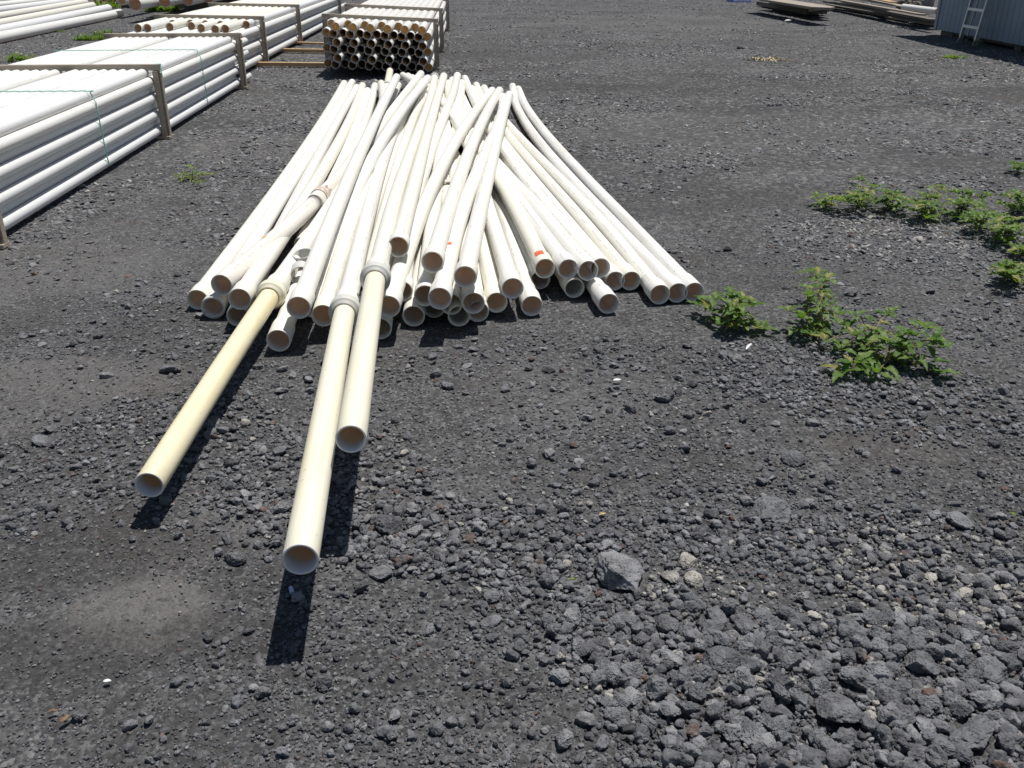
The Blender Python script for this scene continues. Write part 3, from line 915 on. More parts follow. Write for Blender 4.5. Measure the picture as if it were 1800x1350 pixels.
# keep stones from growing through the loose pipes lying on the ground
rank = -size_px(S[:, 0], S[:, 1], S[:, 2])
inpic = (np.abs(S[:, 0]) < 0.54 * (S[:, 1] * math.cos(TILT) + CAM_H * math.sin(TILT))) & (S[:, 1] > 1.45)
rank = np.where(inpic, rank, 0)
order = np.argsort(rank)
NB = 300 - len(HAND)
for i, j in enumerate(order[:NB]):
    x, y, s, tn = S[j]
    if tn > 0.92:
        lab, grp = 'reddish brown lava stone lying in the coarse grey gravel', 'reddish lava stones'
    elif tn > 0.73:
        lab, grp = 'pale cream stone lying in the dark gravel', 'pale loose stones'
    else:
        lab, grp = 'rough dark grey porous lava rock lying loose in the coarse gravel', 'loose dark lava rocks'
    put_rock(x, y, s, random.uniform(0.75, 1.1), tn, i * 7, lab, grp, sink=0.95)
S = S[order[NB:]]


# ------------------------------------------------------------------ the rest of the gravel: one mass
def gravel():
    n = len(S)
    x, y, s, tn = S.T
    z = relief(x, y) + s * RNG.uniform(0.30, 0.75, n) * (1 - 0.75 * np.clip((y - 1.8) / 3.5, 0, 1))
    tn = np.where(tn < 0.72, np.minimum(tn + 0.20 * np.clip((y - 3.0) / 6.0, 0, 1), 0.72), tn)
    me = bpy.data.meshes.new('gravel')
    me.vertices.add(n)
    me.vertices.foreach_set('co', np.stack([x, y, z], 1).astype(np.float32).ravel())
    a = me.attributes.new('tone', 'FLOAT', 'POINT')
    a.data.foreach_set('value', tn.astype(np.float32))
    a = me.attributes.new('scl', 'FLOAT_VECTOR', 'POINT')
    low = 1 - 0.5 * np.clip((y - 1.8) / 3.5, 0, 1)
    sc = np.stack([s, s * RNG.uniform(0.8, 1.1, n), low * s * RNG.uniform(0.7, 1.1, n)], 1)
    a.data.foreach_set('vector', sc.astype(np.float32).ravel())
    a = me.attributes.new('rot', 'FLOAT_VECTOR', 'POINT')
    ro = np.stack([RNG.uniform(-.5, .5, n), RNG.uniform(-.5, .5, n), RNG.uniform(0, 6.283, n)], 1)
    a.data.foreach_set('vector', ro.astype(np.float32).ravel())
    a = me.attributes.new('pick', 'INT', 'POINT')
    a.data.foreach_set('value', RNG.integers(0, NSH, n).astype(np.int32))
    o = bpy.data.objects.new('gravel', me)
    link(o)
    tag(o, 'loose dark volcanic gravel spread over the whole yard', kind='stuff')
    ng = bpy.data.node_groups.new('scatter_gravel', 'GeometryNodeTree')
    ng.interface.new_socket('Geometry', in_out='INPUT', socket_type='NodeSocketGeometry')
    ng.interface.new_socket('Geometry', in_out='OUTPUT', socket_type='NodeSocketGeometry')
    N = ng.nodes
    gi, go = N.new('NodeGroupInput'), N.new('NodeGroupOutput')
    m2p = N.new('GeometryNodeMeshToPoints')
    iop = N.new('GeometryNodeInstanceOnPoints')
    ci = N.new('GeometryNodeCollectionInfo')
    ci.inputs['Collection'].default_value = shapes
    ci.inputs['Separate Children'].default_value = True
    ci.inputs['Reset Children'].default_value = True

    def named(nm, dt):
        q = N.new('GeometryNodeInputNamedAttribute')
        q.data_type = dt
        q.inputs['Name'].default_value = nm
        return q.outputs['Attribute']
    e2r = N.new('FunctionNodeEulerToRotation')
    L = ng.links
    L.new(gi.outputs[0], m2p.inputs['Mesh'])
    L.new(m2p.outputs[0], iop.inputs['Points'])
    L.new(ci.outputs[0], iop.inputs['Instance'])
    iop.inputs['Pick Instance'].default_value = True
    L.new(named('pick', 'INT'), iop.inputs['Instance Index'])
    L.new(named('rot', 'FLOAT_VECTOR'), e2r.inputs[0])
    L.new(e2r.outputs[0], iop.inputs['Rotation'])
    L.new(named('scl', 'FLOAT_VECTOR'), iop.inputs['Scale'])
    L.new(iop.outputs[0], go.inputs[0])
    md = o.modifiers.new('scatter', 'NODES')
    md.node_group = ng


gravel()

# ------------------------------------------------------------------ the loose pile of pipes
R3, B3 = 0.0445, 0.0525
LOOSE = {
 'n34': 'outermost pipe on the right of the loose pile, curving away beside a dirt-marked one',
 'n33': 'dirt-smudged curving pipe, second from the right edge of the loose pile',
 'n32': 'pipe whose belled mouth is third from the right end of the loose pile',
 'n31': 'pipe with the fourth ground-level mouth from the right end of the loose pile',
 'n30': 'pipe with the fifth ground-level mouth from the right end of the loose pile',
 'n29': 'short-looking belled pipe sticking out lowest in front of the right fan',
 'n28': 'pipe with its mouth half hidden behind another at the top of the right fan',
 'n27': 'pipe whose mouth half hides another at the top of the right fan',
 'n26': 'pipe with a low dark-mouthed bell under the upper mouths of the right fan',
 'n25': 'pipe with its mouth next to the right of the orange-stickered one',
 'n24': 'white pipe with a square orange sticker just behind its mouth',
 'n23': 'pipe with its mouth tucked right under the orange-stickered pipe',
 'n22': 'belled pipe on the ground to the left below the orange-stickered pipe',
 'n21': 'upper pipe with its mouth just left of the belled one below the orange sticker',
 'n20': 'pipe mouth on the ground right of the central cluster, under no other pipe',
 'n19': 'lowest right pipe of the central cluster, its mouth mostly behind another',
 'n18': 'lowest front pipe mouth of the central cluster, resting on the ground',
 'n17': 'belled pipe mouth directly below the highest right pipe of the central cluster',
 'n16': 'clean white pipe highest on the right of the central cluster',
 'n15': 'pipe peeping out at the right behind the large front mouth of the central cluster',
 'n14': 'pipe with a small orange spot and a large front mouth in the central cluster',
 'n13': 'belled pipe at the left of the central cluster, half behind the large front mouth',
 'n12': 'printed pipe highest on the left of the central cluster',
 'n35': 'pipe deep under the central cluster, only its lower rim showing',
 'n11': 'belled pipe on the ground alone between the yellow pipes and the central cluster',
 'n10': 'pipe crossing from the far right to a mouth just right of the collared pipes',
 'f17': 'straight pipe whose mouth hides behind the one right of the collars',
 'n9': 'high pipe whose dark mouth hangs over the others just right of the collared pipes',
 'n8': 'pipe with its mouth on the left against the collar of the nearest yellow pipe',
 'f13': 'stained pipe crossing over the pile to a shaded mouth behind the big left one',
 'n7': 'big clean white pipe lying on top across the left half of the pile',
 'n6': 'pipe reaching lowest in front left of the collars, with printing behind its mouth',
 'n2': 'brown-stained pipe with a torn joint and small amber sticker, left of the pile',
 'n1': 'leftmost pipe of the loose pile, flat on the ground',
 'n3': 'pipe second from the left on the ground with a thick double lip',
 'n4': 'pipe mouth just left of the collar of the left yellow pipe',
 'n5': 'pipe mouth low on the ground behind the left yellow pipe',
 'h5': 'pipe of the left half showing only its far end, fifth from the left',
 'h6': 'pipe of the left half showing only its far end, sixth from the left',
 'h7': 'shaded pipe deep in the pile, left of the two glimpsed under the crossing pipes',
 'h8': 'shaded pipe deep in the pile, right of the two glimpsed under the crossing pipes',
 'n36': 'pipe with only a bell rim peeping out right of the shorter yellow pipe',
 'bellmid': 'pipe whose small mouth opens in the middle of the pile between crossing pipes',
}
NOBELL = {'h5', 'h6', 'h7', 'h8', 'bellmid'}
for key, lab in LOOSE.items():
    pts = PILE[key]
    L = length(pts)
    if key == 'n2':
        continue
    bell = None if key in NOBELL else B3
    o = obj('plastic_pipe', tube_mesh('plastic_pipe', pts, pipe_profile(L, R3, bell=bell, bell_len=random.uniform(0.10, 0.15))), PVC_D if key in ('n33', 'n34', 'n29', 'n23') else PVC_W)
    tag(o, lab, 'pipe', 'loose pipes in the heap')
    if key == 'n24':
        obj('sticker', patch_on_pipe('sticker', pts, B3, 0.075, 0.135, -0.75, 0.15), ORANGE, o)
    if key == 'n14':
        obj('sticker', patch_on_pipe('sticker', pts, R3, 0.62, 0.66, -0.25, 0.15), ORANGE, o)
    if key == 'n3':
        obj('lip_ring', tube_mesh('lip_ring', pts, [(0.0, B3 - 0.006), (-0.0, B3 + 0.004), (0.035, B3 + 0.004), (0.036, B3)]), PVC_W, o)

# the patched pipe: a front length whose torn rear end sits over a second, brown-stained length
pts = PILE['n2']
f, L = path_sampler(pts)
TORN = m_simple('torn_dirty_pvc', (0.70, 0.66, 0.60), 0.8, 0.6, 60, bump=0.8, col2=(0.40, 0.29, 0.21))
PVC_S = m_pvc('stained_pvc', (0.78, 0.75, 0.69), (0.78, 0.75, 0.69), stain=0.35, stain_col=(0.58, 0.43, 0.29))
JT = 1.70
front = [tuple(f(JT * k / 8)) for k in range(9)]
pr = [(0.07, B3 - 0.0008), (0.05, B3 - 0.006), (0.0015, B3 - 0.006), (0, B3 - 0.0045), (0, B3 - 0.0015), (0.0015, B3), (0.13, B3), (0.15, B3 - .002)]
pr += [(0.2 + k * 0.2, R3 + 0.003) for k in range(8)] + [(JT - 0.16, R3 + 0.004), (JT - 0.11, R3 + 0.007), (JT - 0.05, R3 + 0.008), (JT, R3 + 0.008), (JT - 0.001, R3 + 0.004)]
o = obj('plastic_pipe', tube_mesh('plastic_pipe', front, pr), PVC_S)
tag(o, LOOSE['n2'], 'pipe', 'loose pipes in the heap')
rear = [tuple(f(JT - 0.05 + (L - JT + 0.05) * k / 10)) for k in range(11)]
Lr = length(rear)
obj('rear_length', tube_mesh('rear_length', rear, [(0, R3)] + [(Lr * k / 30, R3) for k in range(1, 30)] + [(Lr - .001, R3), (Lr, R3 - .002), (Lr, R3 - .006), (Lr - .05, R3 - .0065)]), PVC_S, o)
torn = [tuple(f(JT - 0.03 + 0.16 * k / 3)) for k in range(4)]
obj('torn_collar', tube_mesh('torn_collar', torn, [(0.0, R3 + .012), (0.03, R3 + .016), (0.06, R3 + 0.014), (0.10, R3 + 0.013), (0.101, R3 + 0.003)], jag={0.10: 0.09, 0.101: 0.06, 0.06: 0.05, 0.03: 0.03}), TORN, o)
obj('sticker', patch_on_pipe('sticker', pts, R3 + .003, 0.62, 0.665, -0.55, -0.1), AMBER, o)

# three yellowed pipes pushed into the collars of pipes lying in the pile
YEL = {'Y1': ((262, 853), 0.135, 'left yellowed pipe, pushed out of a cream collar on the left of the pile'),
       'Y2': ((528, 984), 0.275, 'nearest yellowed pipe, reaching farthest toward the camera'),
       'Y3': ((617, 772), 0.355, 'shorter yellowed pipe lying close along the right of the nearest one')}
for key, (px, z, lab) in YEL.items():
    rear = PILE[key]
    c0 = Vector(rear[0])
    tip = at(px[0], px[1], z)
    dr = (Vector(rear[1]) - c0).normalized()
    inner = c0 + dr * 0.35
    fw = [tuple(tip), tuple(tip.lerp(c0, 0.35) + Vector((0, 0, 0.004))), tuple(tip.lerp(c0, 0.7) + Vector((0, 0, 0.004))), tuple(c0), tuple(inner)]
    L = length(fw)
    o = obj('yellowed_pipe', tube_mesh('yellowed_pipe', fw, pipe_profile(L, R3 - 0.0005, wall=0.006), seg=40, lip=4), PVC_Y if key == 'Y1' else PVC_Y2)
    o.data.materials.append(WHITE)
    tag(o, lab, 'pipe', 'yellowed pipes sticking out of the heap')
    Lr = length(rear)
    rb = R3 + 0.010
    prof = [(0.0, R3 + 0.003), (0.0, rb), (0.16, rb), (0.19, R3 + 0.004)] + [(0.25 + (Lr - 0.26) * k / 45, R3) for k in range(46)] + [(Lr, R3 - 0.002), (Lr, R3 - 0.006), (Lr - 0.05, R3 - 0.0065)]
    obj('rear_pipe', tube_mesh('rear_pipe', rear, prof), PVC_W, o)
    ring = [tuple(c0 - dr * 0.045), tuple(c0), tuple(c0 + dr * 0.09)]
    rr = rb + 0.012
    obj('collar', tube_mesh('collar', ring, [(0.02, R3 + 0.0005), (0.003, R3 + 0.001), (0.0, R3 + 0.004), (0.001, R3 + 0.009), (0.022, R3 + 0.010), (0.024, rr - 0.003), (0.027, rr), (0.075, rr), (0.080, rr - 0.004), (0.084, rb + 0.001)], seg=40),
        PVC_G if key != 'Y1' else PVC_Y2, o)
    if key in ('Y2', 'Y3'):
        e = Vector(rear[-1])
        d2 = (e - Vector(rear[-2])).normalized()
        obj('collar', tube_mesh('collar', [tuple(e - d2 * 0.12), tuple(e - d2 * .08), tuple(e - d2 * 0.04)], [(0.0, R3 + .001), (0.001, R3 + .014), (0.05, R3 + .014), (0.055, R3 + .001)]), PVC_G, o)

# the far yellow stub with its collar
pts = PILE['f8']
L = length(pts)
o = obj('plastic_pipe', tube_mesh('plastic_pipe', pts, pipe_profile(L, R3)), PVC_W)
tag(o, 'pipe in the pile ending in a yellow stub that stands past the far ends', 'pipe', 'loose pipes in the heap')
e = Vector(pts[-1])
d2 = (e - Vector(pts[-2])).normalized()
tipf = at(685.5, 125, 0.15)
obj('collar', tube_mesh('collar', [tuple(e - d2 * .06), tuple(e), tuple(e + d2 * .03)], [(0, R3), (0.001, R3 + .014), (0.08, R3 + .014), (0.081, R3 - .004)]), PVC_G, o)
st = [tuple(e - d2 * .1), tuple(e.lerp(tipf, .5)), tuple(tipf)]
Ls = length(st)
obj('yellow_stub', tube_mesh('yellow_stub', st, [(0, R3 - .001), (Ls * .5, R3 - .001), (Ls - .002, R3 - .001), (Ls, R3 - .003), (Ls, R3 - .007), (Ls - .05, R3 - .0075)]), PVC_Y2, o)

# two loose fittings lying on the pile
ct = at(532, 445, 0.20)
o = obj('pipe_fitting', tube_mesh('pipe_fitting', [tuple(ct), tuple(ct + Vector((0.004, .012, -.05))), tuple(ct + Vector((0.008, .03, -.12)))],
                                  [(0.10, .038), (0.002, .046), (0, .048), (0, .050), (.002, .052), (.03, .051), (.09, .040), (.12, .038)], ref=(1, 0, 0)), PVC_G)
tag(o, 'grey white socket fitting standing upright beside the big clean pipe', 'pipe fitting', 'loose pipe fittings')
ct = at(529, 486, 0.15)
o = obj('pipe_fitting', tube_mesh('pipe_fitting', [tuple(ct), tuple(ct + Vector((-.02, .10, .0)))], [(.09, .044), (.002, .045), (0, .047), (0, .050), (.002, .052), (.09, .052), (.098, .050), (.1, .046)]), PVC_G)
tag(o, 'short ring fitting tipped on its side under the upright socket', 'pipe fitting', 'loose pipe fittings')
ct = at(790, 320, 0.16)
o = obj('broken_shard', mesh_from('broken_shard', [ct + Vector(v) for v in ((-.06, -.02, 0), (.07, -.03, .005), (.0, .07, .01), (-.06, -.02, .006), (.07, -.03, .011), (.0, .07, .016))],
        [(2, 1, 0), (3, 4, 5), (0, 1, 4, 3), (1, 2, 5, 4), (2, 0, 3, 5)]), PVC_G)
tag(o, 'triangular plastic shard wedged in the dark gap in the middle of the pile', 'shard')

# ------------------------------------------------------------------ framed bundles
ORD = ['first', 'second', 'third', 'fourth', 'fifth', 'sixth', 'seventh', 'eighth', 'ninth', 'tenth', 'eleventh', 'twelfth', 'thirteenth', 'fourteenth']


class Bundle:
    def __init__(s, x, y, slope, D, z0, roll=0.0):
        s.o = Vector((x, y, 0))
        s.d = Vector((slope, 1, 0)).normalized()
        s.rz = math.atan2(-s.d.x, s.d.y)
        s.D, s.z0, s.roll = D, z0, math.tan(math.radians(roll))

    def pt(s, u, v, z):
        """u metres to the left of the right face, v metres along the pipes, z height."""
        left = Vector((-s.d.y, s.d.x, 0))
        p = s.o + left * u + s.d * v
        return Vector((p.x, p.y, z + u * s.roll))

    def centre(s, row, j, v):
        u = (j + (0.5 if row % 2 == 0 else 1.0)) * s.D
        return s.pt(u, v, s.z0 + s.D * 0.5 + row * 0.866 * s.D)


def straight_pipe(name, L, r, mat, wall, seg=22, step=1.0):
    me = tube_mesh(name, [(0, 0, 0), (0, L * 0.33, 0), (0, L * .66, 0), (0, L, 0)], pipe_profile(L, r, wall=wall, step=step), seg)
    me.materials.append(mat)
    return me


def put_pipe(me, p, rz, label, group, twist=0.0):
    o = bpy.data.objects.new('plastic_pipe', me)
    link(o)
    o.location = p
    o.rotation_euler = (0, twist, rz)
    return tag(o, label, 'pipe', group)


def frame(B, v, width, top, label, group, mids=(), strap=False, post=(0.075, 0.05), over=0.075, low=0.0):
    """Timber yoke round a bundle: rail on top, posts at the sides, bearer underneath."""
    root = empty('timber_frame', B.pt(0, v, 0), B.rz)
    tag(root, label, 'timber frame', group)
    tilt = Matrix.Rotation(math.atan(B.roll), 3, 'Y')
    zr = lambda u: u * B.roll
    cx = -width / 2
    r = obj('top_rail', box_mesh('top_rail', [((0, 0, 0), (width + 2 * over, 0.05, 0.054))]), WOOD_G, root)
    r.location = (cx, 0, top - 0.026 + zr(width / 2))
    r.rotation_euler = (0, math.atan(B.roll), 0)
    b = obj('bearer', box_mesh('bearer', [((0, 0, 0), (width + 2 * over, 0.09, max(0.02, B.z0 - 0.008)))]), WOOD_G, root)
    b.location = (cx, 0, B.z0 * 0.5 - 0.002 + zr(width / 2))
    b.rotation_euler = (0, math.atan(B.roll), 0)
    for u, sg in ((0, 1), (width, -1)):
        h = top - 0.056 + zr(u) - low
        p = obj('post', box_mesh('post', [((0, 0, 0), (post[1], post[0], h)), ((sg * (post[1] * .5 + .011), 0.006, -0.01), (.018, post[0] * .7, h - .02))]), WOOD_G, root)
        p.location = (sg * (0.004 + post[1] / 2), 0.0, h / 2 + low) if u == 0 else (-width + sg * (0.004 + post[1] / 2), 0, h / 2 + low)
    for u in mids:
        p = obj('post', box_mesh('post', [((0, 0, 0), (.018, post[0], 0.10))]), WOOD_G, root)
        p.location = (-u, 0, top - 0.105 + zr(u))
    if strap:
        p = obj('strap', box_mesh('strap', [((0, 0, -.02), (.003, .03, .09)), ((-.02, 0, .0275), (.045, .03, .003))], 0), TWINE, root)
        p.location = (over + .002, 0, top - 0.025)
    return root


# near bundle: two bundles of thin pipe side by side under shared yokes
A = Bundle(-3.075, 5.38, -0.0525, 0.0835, 0.035)
A_me = straight_pipe('plastic_pipe', 7.9, 0.0416, PVC_B, 0.005)
ra = random.Random(3)
GA = 'pipes in the near framed bundle'
W9 = 9 * A.D + 0.012
for half, (u0, hn) in enumerate(((0, 'right'), (W9, 'left'))):
    for j in range(8):
        c = A.centre(7, j, -1.15 + ra.uniform(-.03, .03))
        c = c + Vector((-A.d.y, A.d.x, 0)) * u0
        put_pipe(A_me, c, A.rz, f'{ORD[j]} pipe from the right, {hn} half of the near framed bundle, top layer', GA)
side_names = {0: 'lowest', 2: 'second lowest', 4: 'third lowest', 6: 'uppermost'}
for k in (0, 2, 4, 6):
    put_pipe(A_me, A.centre(k, 0, -0.50 + ra.uniform(-.08, .06)), A.rz, f'{side_names[k]} sunlit pipe on the open right side of the near framed bundle', GA)
for k, nm in ((1, 'lowest'), (3, 'middle'), (5, 'uppermost')):
    put_pipe(A_me, A.centre(k, 0, -1.2), A.rz, f'{nm} shaded pipe set back between the sunlit ones on the side of the near bundle', GA)
# the layer below the top one, its far ends showing past the last yoke
for half, u0 in enumerate((0, W9)):
    for j in range(1, 9):
        c = A.centre(6, j, -0.85 + ra.uniform(-.1, .12)) + Vector((-A.d.y, A.d.x, 0)) * u0
        put_pipe(A_me, c, A.rz, 'pipe of the second layer in the near framed bundle, seen only at its far end', 'second layer pipes of the near bundle')
ZA = A.z0 + 7.06 * A.D
for v, lab, st in ((-0.13, 'nearest timber yoke of the near bundle, cut by the left edge', True),
                   (3.32, 'middle timber yoke of the near bundle, with a full-width rail and a green strap end', True),
                   (6.72, 'farthest timber yoke of the near bundle, just before its pipe ends', False)):
    frame(A, v, 2 * W9 - .012, ZA + 0.036, lab, 'timber yokes of the near bundle', mids=(W9 - .006,), strap=st)


def twine_round(B, v, width, rows, u0, label):
    pts = []
    zt = B.z0 + (rows * 0.866 + 1.0 - 0.866) * B.D + 0.003
    for k in range(int(width / B.D) * 4 + 1):
        u = width - k * B.D / 4
        pts.append(B.pt(u + 0, v + 0.01 * math.sin(u * 3), zt - 0.004 * (abs(math.sin(math.pi * (u / B.D))) ** 6)))
    pts.append(B.pt(0.03, v, zt - 0.012))
    pts.append(B.pt(-0.004, v - .01, zt - 0.085))
    n = 14
    for k in range(1, n + 1):
        z = zt - 0.085 - (zt - 0.085 - B.z0 - 0.03) * k / n
        pts.append(B.pt(-0.004 + 0.003 * math.sin(k * 1.7), v - 0.012 + 0.03 * k / n, z))
    pts.append(B.pt(0.05, v + .02, B.z0 - .004))
    L = length(pts)
    o = obj('twine', tube_mesh('twine', pts, [(L * k / 160, 0.0048) for k in range(161)], 6, ref=(0, 1, 0.01)), TWINE)
    tag(o, label, 'twine', 'green twine round the near bundle')


twine_round(A, 1.85, 9 * A.D, 8, 0, 'green twine tied round the nearer end of the near framed bundle')
twine_round(A, 5.00, 2 * W9, 8, 0, 'green twine tied round the farther end of the near framed bundle')

# second bundle, thicker pipe, end to end with the first
Bb = Bundle(-3.79, 14.75, -0.0440, 0.114, 0.045, roll=1.2)
B_me = straight_pipe('plastic_pipe', 12.2, 0.0566, PVC_B, 0.005)
B_me2 = straight_pipe('plastic_pipe', 12.2, 0.0566, PVC_F, 0.005)
GB = 'pipes in the second framed bundle'
# the open mouths of its top layer, as far forward as the photo shows them
mouth = {11: -1.35, 10: -1.30, 8: -1.05, 6: -0.80, 4: -1.15, 2: -1.30, 1: -1.20, 9: -0.5, 7: -.4, 5: -.45, 3: -.5, 0: -0.4}
vis = {11: 'open mouth farthest left', 10: 'open mouth second from the left', 8: 'open mouth third from the left', 6: 'open mouth fourth from the left',
       4: 'open mouth fifth from the left', 2: 'open mouth sixth from the left', 1: 'open mouth farthest right'}
for j in range(12):
    lab = (f'cream pipe, {vis[j]}, top layer of the second bundle' if j in vis else
           f'{ORD[j]} pipe from the right, second bundle, top layer, mouth set back')
    put_pipe(B_me2 if j in vis else B_me, Bb.centre(5, j, mouth[j]), Bb.rz, lab, GB)
for j in range(13):
    v = -2.0 + ra.uniform(-.1, .5)
    if j == 0:
        continue
    put_pipe(B_me, Bb.centre(4, j, v), Bb.rz, 'white pipe of the second layer of the second bundle, showing only its front end', 'second layer pipes of the second bundle')
for k, nm in ((0, 'lowest'), (2, 'middle'), (4, 'uppermost')):
    put_pipe(B_me, Bb.centre(k, 0, -1.60 + .1 * k), Bb.rz, f'{nm} sunlit pipe on the open right side of the second bundle', GB)
for k, nm in ((1, 'lower'), (3, 'upper')):
    put_pipe(B_me, Bb.centre(k, 0, -1.7), Bb.rz, f'{nm} shaded pipe set back on the right side of the second bundle', GB)
ZB = Bb.z0 + 5.33 * Bb.D
for v, lab in ((0.0, 'nearest timber yoke of the second bundle, over the open pipe mouths'), (3.2, 'middle timber yoke of the second bundle'),
               (9.1, 'farthest timber yoke of the second bundle, partly behind the end-on bundle')):
    frame(Bb, v, 13 * Bb.D, ZB + 0.038, lab, 'timber yokes of the second bundle')

# third bundle, seen end-on behind the pile
Cc = Bundle(-1.13, 14.06, -0.040, 0.1145, 0.055, roll=2.6)
C_me = straight_pipe('plastic_pipe', 8.3, 0.0568, PVC_C, 0.0055, seg=28)
GC = 'pipes in the end-on bundle'
rows = ['bottom', 'second lowest', 'third lowest', 'fourth lowest', 'second highest', 'top']
for k in range(6):
    n = 13 if k % 2 == 0 else 12
    for j in range(n):
        if k % 2 == 1:
            v = -0.98 if j % 2 == 0 else -0.50
        else:
            v = -0.86 if j % 2 == 1 else -0.70
        v += ra.uniform(-.02, .02)
        how = 'standing proud' if v < -.9 else ('set back' if v > -.6 else 'flush with its row')
        put_pipe(C_me, Cc.centre(k, j, v), Cc.rz, f'{ORD[j]} open pipe end from the right, {rows[k]} row of the end-on bundle', GC)
ZC = Cc.z0 + 5.33 * Cc.D
for v, lab in ((-0.06, 'nearest timber yoke of the end-on bundle, just behind the open pipe ends'), (2.5, 'middle timber yoke of the end-on bundle'),
               (6.9, 'farthest timber yoke of the end-on bundle')):
    frame(Cc, v, 13 * Cc.D, ZC + 0.040, lab, 'timber yokes of the end-on bundle')

# bearer planks lying between the two bundles
for (a, b, lab) in (((452, 113), (566, 114), 'fresh pine bearer plank on the ground, nearer of the two between the bundles'),
                    ((512, 89), (572, 90), 'fresh pine bearer plank on the ground, farther of the two between the bundles'),
                    ((540, 76), (572, 77), 'thin short timber on the ground behind the two pine bearers')):
    p, q = at(*a, 0.04), at(*b, 0.04)
    d = q - p
    o = obj('wooden_plank', box_mesh('wooden_plank', [((0, 0, 0), (d.length + .5, 0.09, 0.055 if 'thin' not in lab else .03))]), WOOD_Y)
    o.location = (p + q) / 2 + Vector((0, 0, 0.005))
    o.rotation_euler = (0, 0, math.atan2(d.y, d.x))
    tag(o, lab, 'plank', 'planks between the bundles')

# ------------------------------------------------------------------ big pipes lying at the top left, and the dark pile behind
TL = [((0, 66), (211, 23), 'nearest of the fat white pipes lying on the ground at the top left'),
      ((0, 55), (190, 15), 'second nearest of the fat white pipes lying at the top left, with a stepped end'),
      ((0, 42), (163, 10), 'cream-tinted fat pipe, third nearest at the top left'),
      ((0, 29), (150, 4), 'fourth nearest of the fat white pipes at the top left'),
      ((0, 18), (140, 0), 'fifth nearest of the fat white pipes at the top left'),
      ((0, 9), (128, -4), 'sixth nearest of the fat white pipes, at the very top left'),
      ((0, 1), (110, -7), 'farthest fat white pipe in the very top left corner')]
for i, (a, b, lab) in enumerate(TL):
    z = 0.10
    p, q = at(*a, z), at(*b, z)
    d = (p - q).normalized()
    p = q + d * max(9.0, (p - q).length + 1.0)
    pts = [tuple(q), tuple(q.lerp(p, .33)), tuple(q.lerp(p, .66)), tuple(p)]
    L = length(pts)
    r = 0.10 if i != 1 else 0.112
    o = obj('large_pipe', tube_mesh('large_pipe', pts, pipe_profile(L, r, wall=.008, step=.6), 30), PVC_F if i in (2, 3) else PVC_B)
    tag(o, lab, 'large pipe', 'fat pipes lying at the top left')
for i, (a, r, dx) in enumerate((((213, 1), .11, 0), ((237, 7), .145, 1), ((264, 0), .12, 2), ((277, -2), .10, 3), ((289, 2), .14, 4), ((330, 0), .135, 5), ((366, -4), .13, 6))):
    p = at(*a, 0.42)
    pts = [tuple(p), tuple(p + Vector((-.16, 3.0, 0))), tuple(p + Vector((-.32, 6.0, 0)))]
    L = length(pts)
    lab = ['small shaded pipe at the left end of the dark pile along the top edge', 'fat grey pipe mouth hanging lowest left in the dark pile at the top', 'brownish pipe mouth right of the fat grey one at the top edge',
           'small brown pipe mouth squeezed in the middle of the dark pile at the top edge', 'wide dark pipe mouth in the middle of the dark pile at the top edge',
           'dark pipe mouth second from the right of the pile at the top edge', 'rightmost pipe of the dark pile at the top edge'][i]
    o = obj('large_pipe', tube_mesh('large_pipe', pts, pipe_profile(L, r, wall=.008, step=.8), 30), PVC_F)
    tag(o, lab, 'large pipe', 'large pipes raised along the top edge')
p = at(285, 17, 0.1)
for i in range(2):
    o = obj('wooden_plank', box_mesh('wooden_plank', [((0, 0, 0), (5.0, 0.16, 0.26))]), SKID)
    o.location = at(290, 9, 0.12) + Vector((0.9 + .6 * i, 0.6 + 1.6 * i, 0))
    o.rotation_euler = (0, 0, math.radians(-6))
    tag(o, ('front' if i == 0 else 'rear') + ' dark bearer under the raised pipes along the top edge', 'bearer', 'bearers under the raised pipes')

# ------------------------------------------------------------------ shed and ladder at the top right
g0 = at(1645, 61.3, 0.0)
g1 = at(1800, 81, 0.105)
sd = Vector((g1.x - g0.x, g1.y - g0.y, 0)).normalized()      # along the wall, toward the viewer
so = Vector((-sd.y, sd.x, 0))                                # away from the yard
if so.x < 0:
    so = -so
rz = math.atan2(sd.y, sd.x)
LEN, WID, WH, ZB0 = 7.0, 3.0, 2.45, 0.108
shed = empty('shed', (g0.x, g0.y, 0), rz)
tag(shed, 'grey blue painted wooden shed raised on skids at the right edge', 'shed')
sgn = 1 if (Matrix.Rotation(rz, 3, 'Z') @ Vector((0, 1, 0))).dot(so) > 0 else -1
bo = []
n = int(LEN / 0.2)
for i in range(n):                                            # boards with narrow grooves between them
    bo.append(((0.1 + i * 0.2, 0, ZB0 + WH / 2), (0.188, 0.03, WH)))
bo.append(((LEN / 2, sgn * 0.012, ZB0 + WH / 2), (LEN, 0.02, WH - .01)))
obj('wall', box_mesh('wall', bo, 0.002), PAINT, shed)
bo = [((-0.0, sgn * (0.13 + i * 0.2), ZB0 + WH / 2), (0.03, 0.188, WH)) for i in range(int(WID / .2))]
bo.append(((0.012, sgn * WID / 2, ZB0 + WH / 2), (0.02, WID - .1, WH - .01)))
obj('wall', box_mesh('wall', bo, 0.002), PAINT, shed)
obj('wall', box_mesh('wall', [((LEN, sgn * WID / 2, ZB0 + WH / 2), (0.03, WID - .1, WH)), ((LEN / 2, sgn * WID, ZB0 + WH / 2), (LEN, .03, WH))], 0.002), PAINT, shed)
obj('corner_trim', box_mesh('corner_trim', [((-0.03, -sgn * 0.028, ZB0 + WH / 2 - .01), (0.11, 0.022, WH)), ((-.032, sgn * .03, ZB0 + WH / 2 - .01), (.022, .09, WH))], .002), PAINT_T, shed)
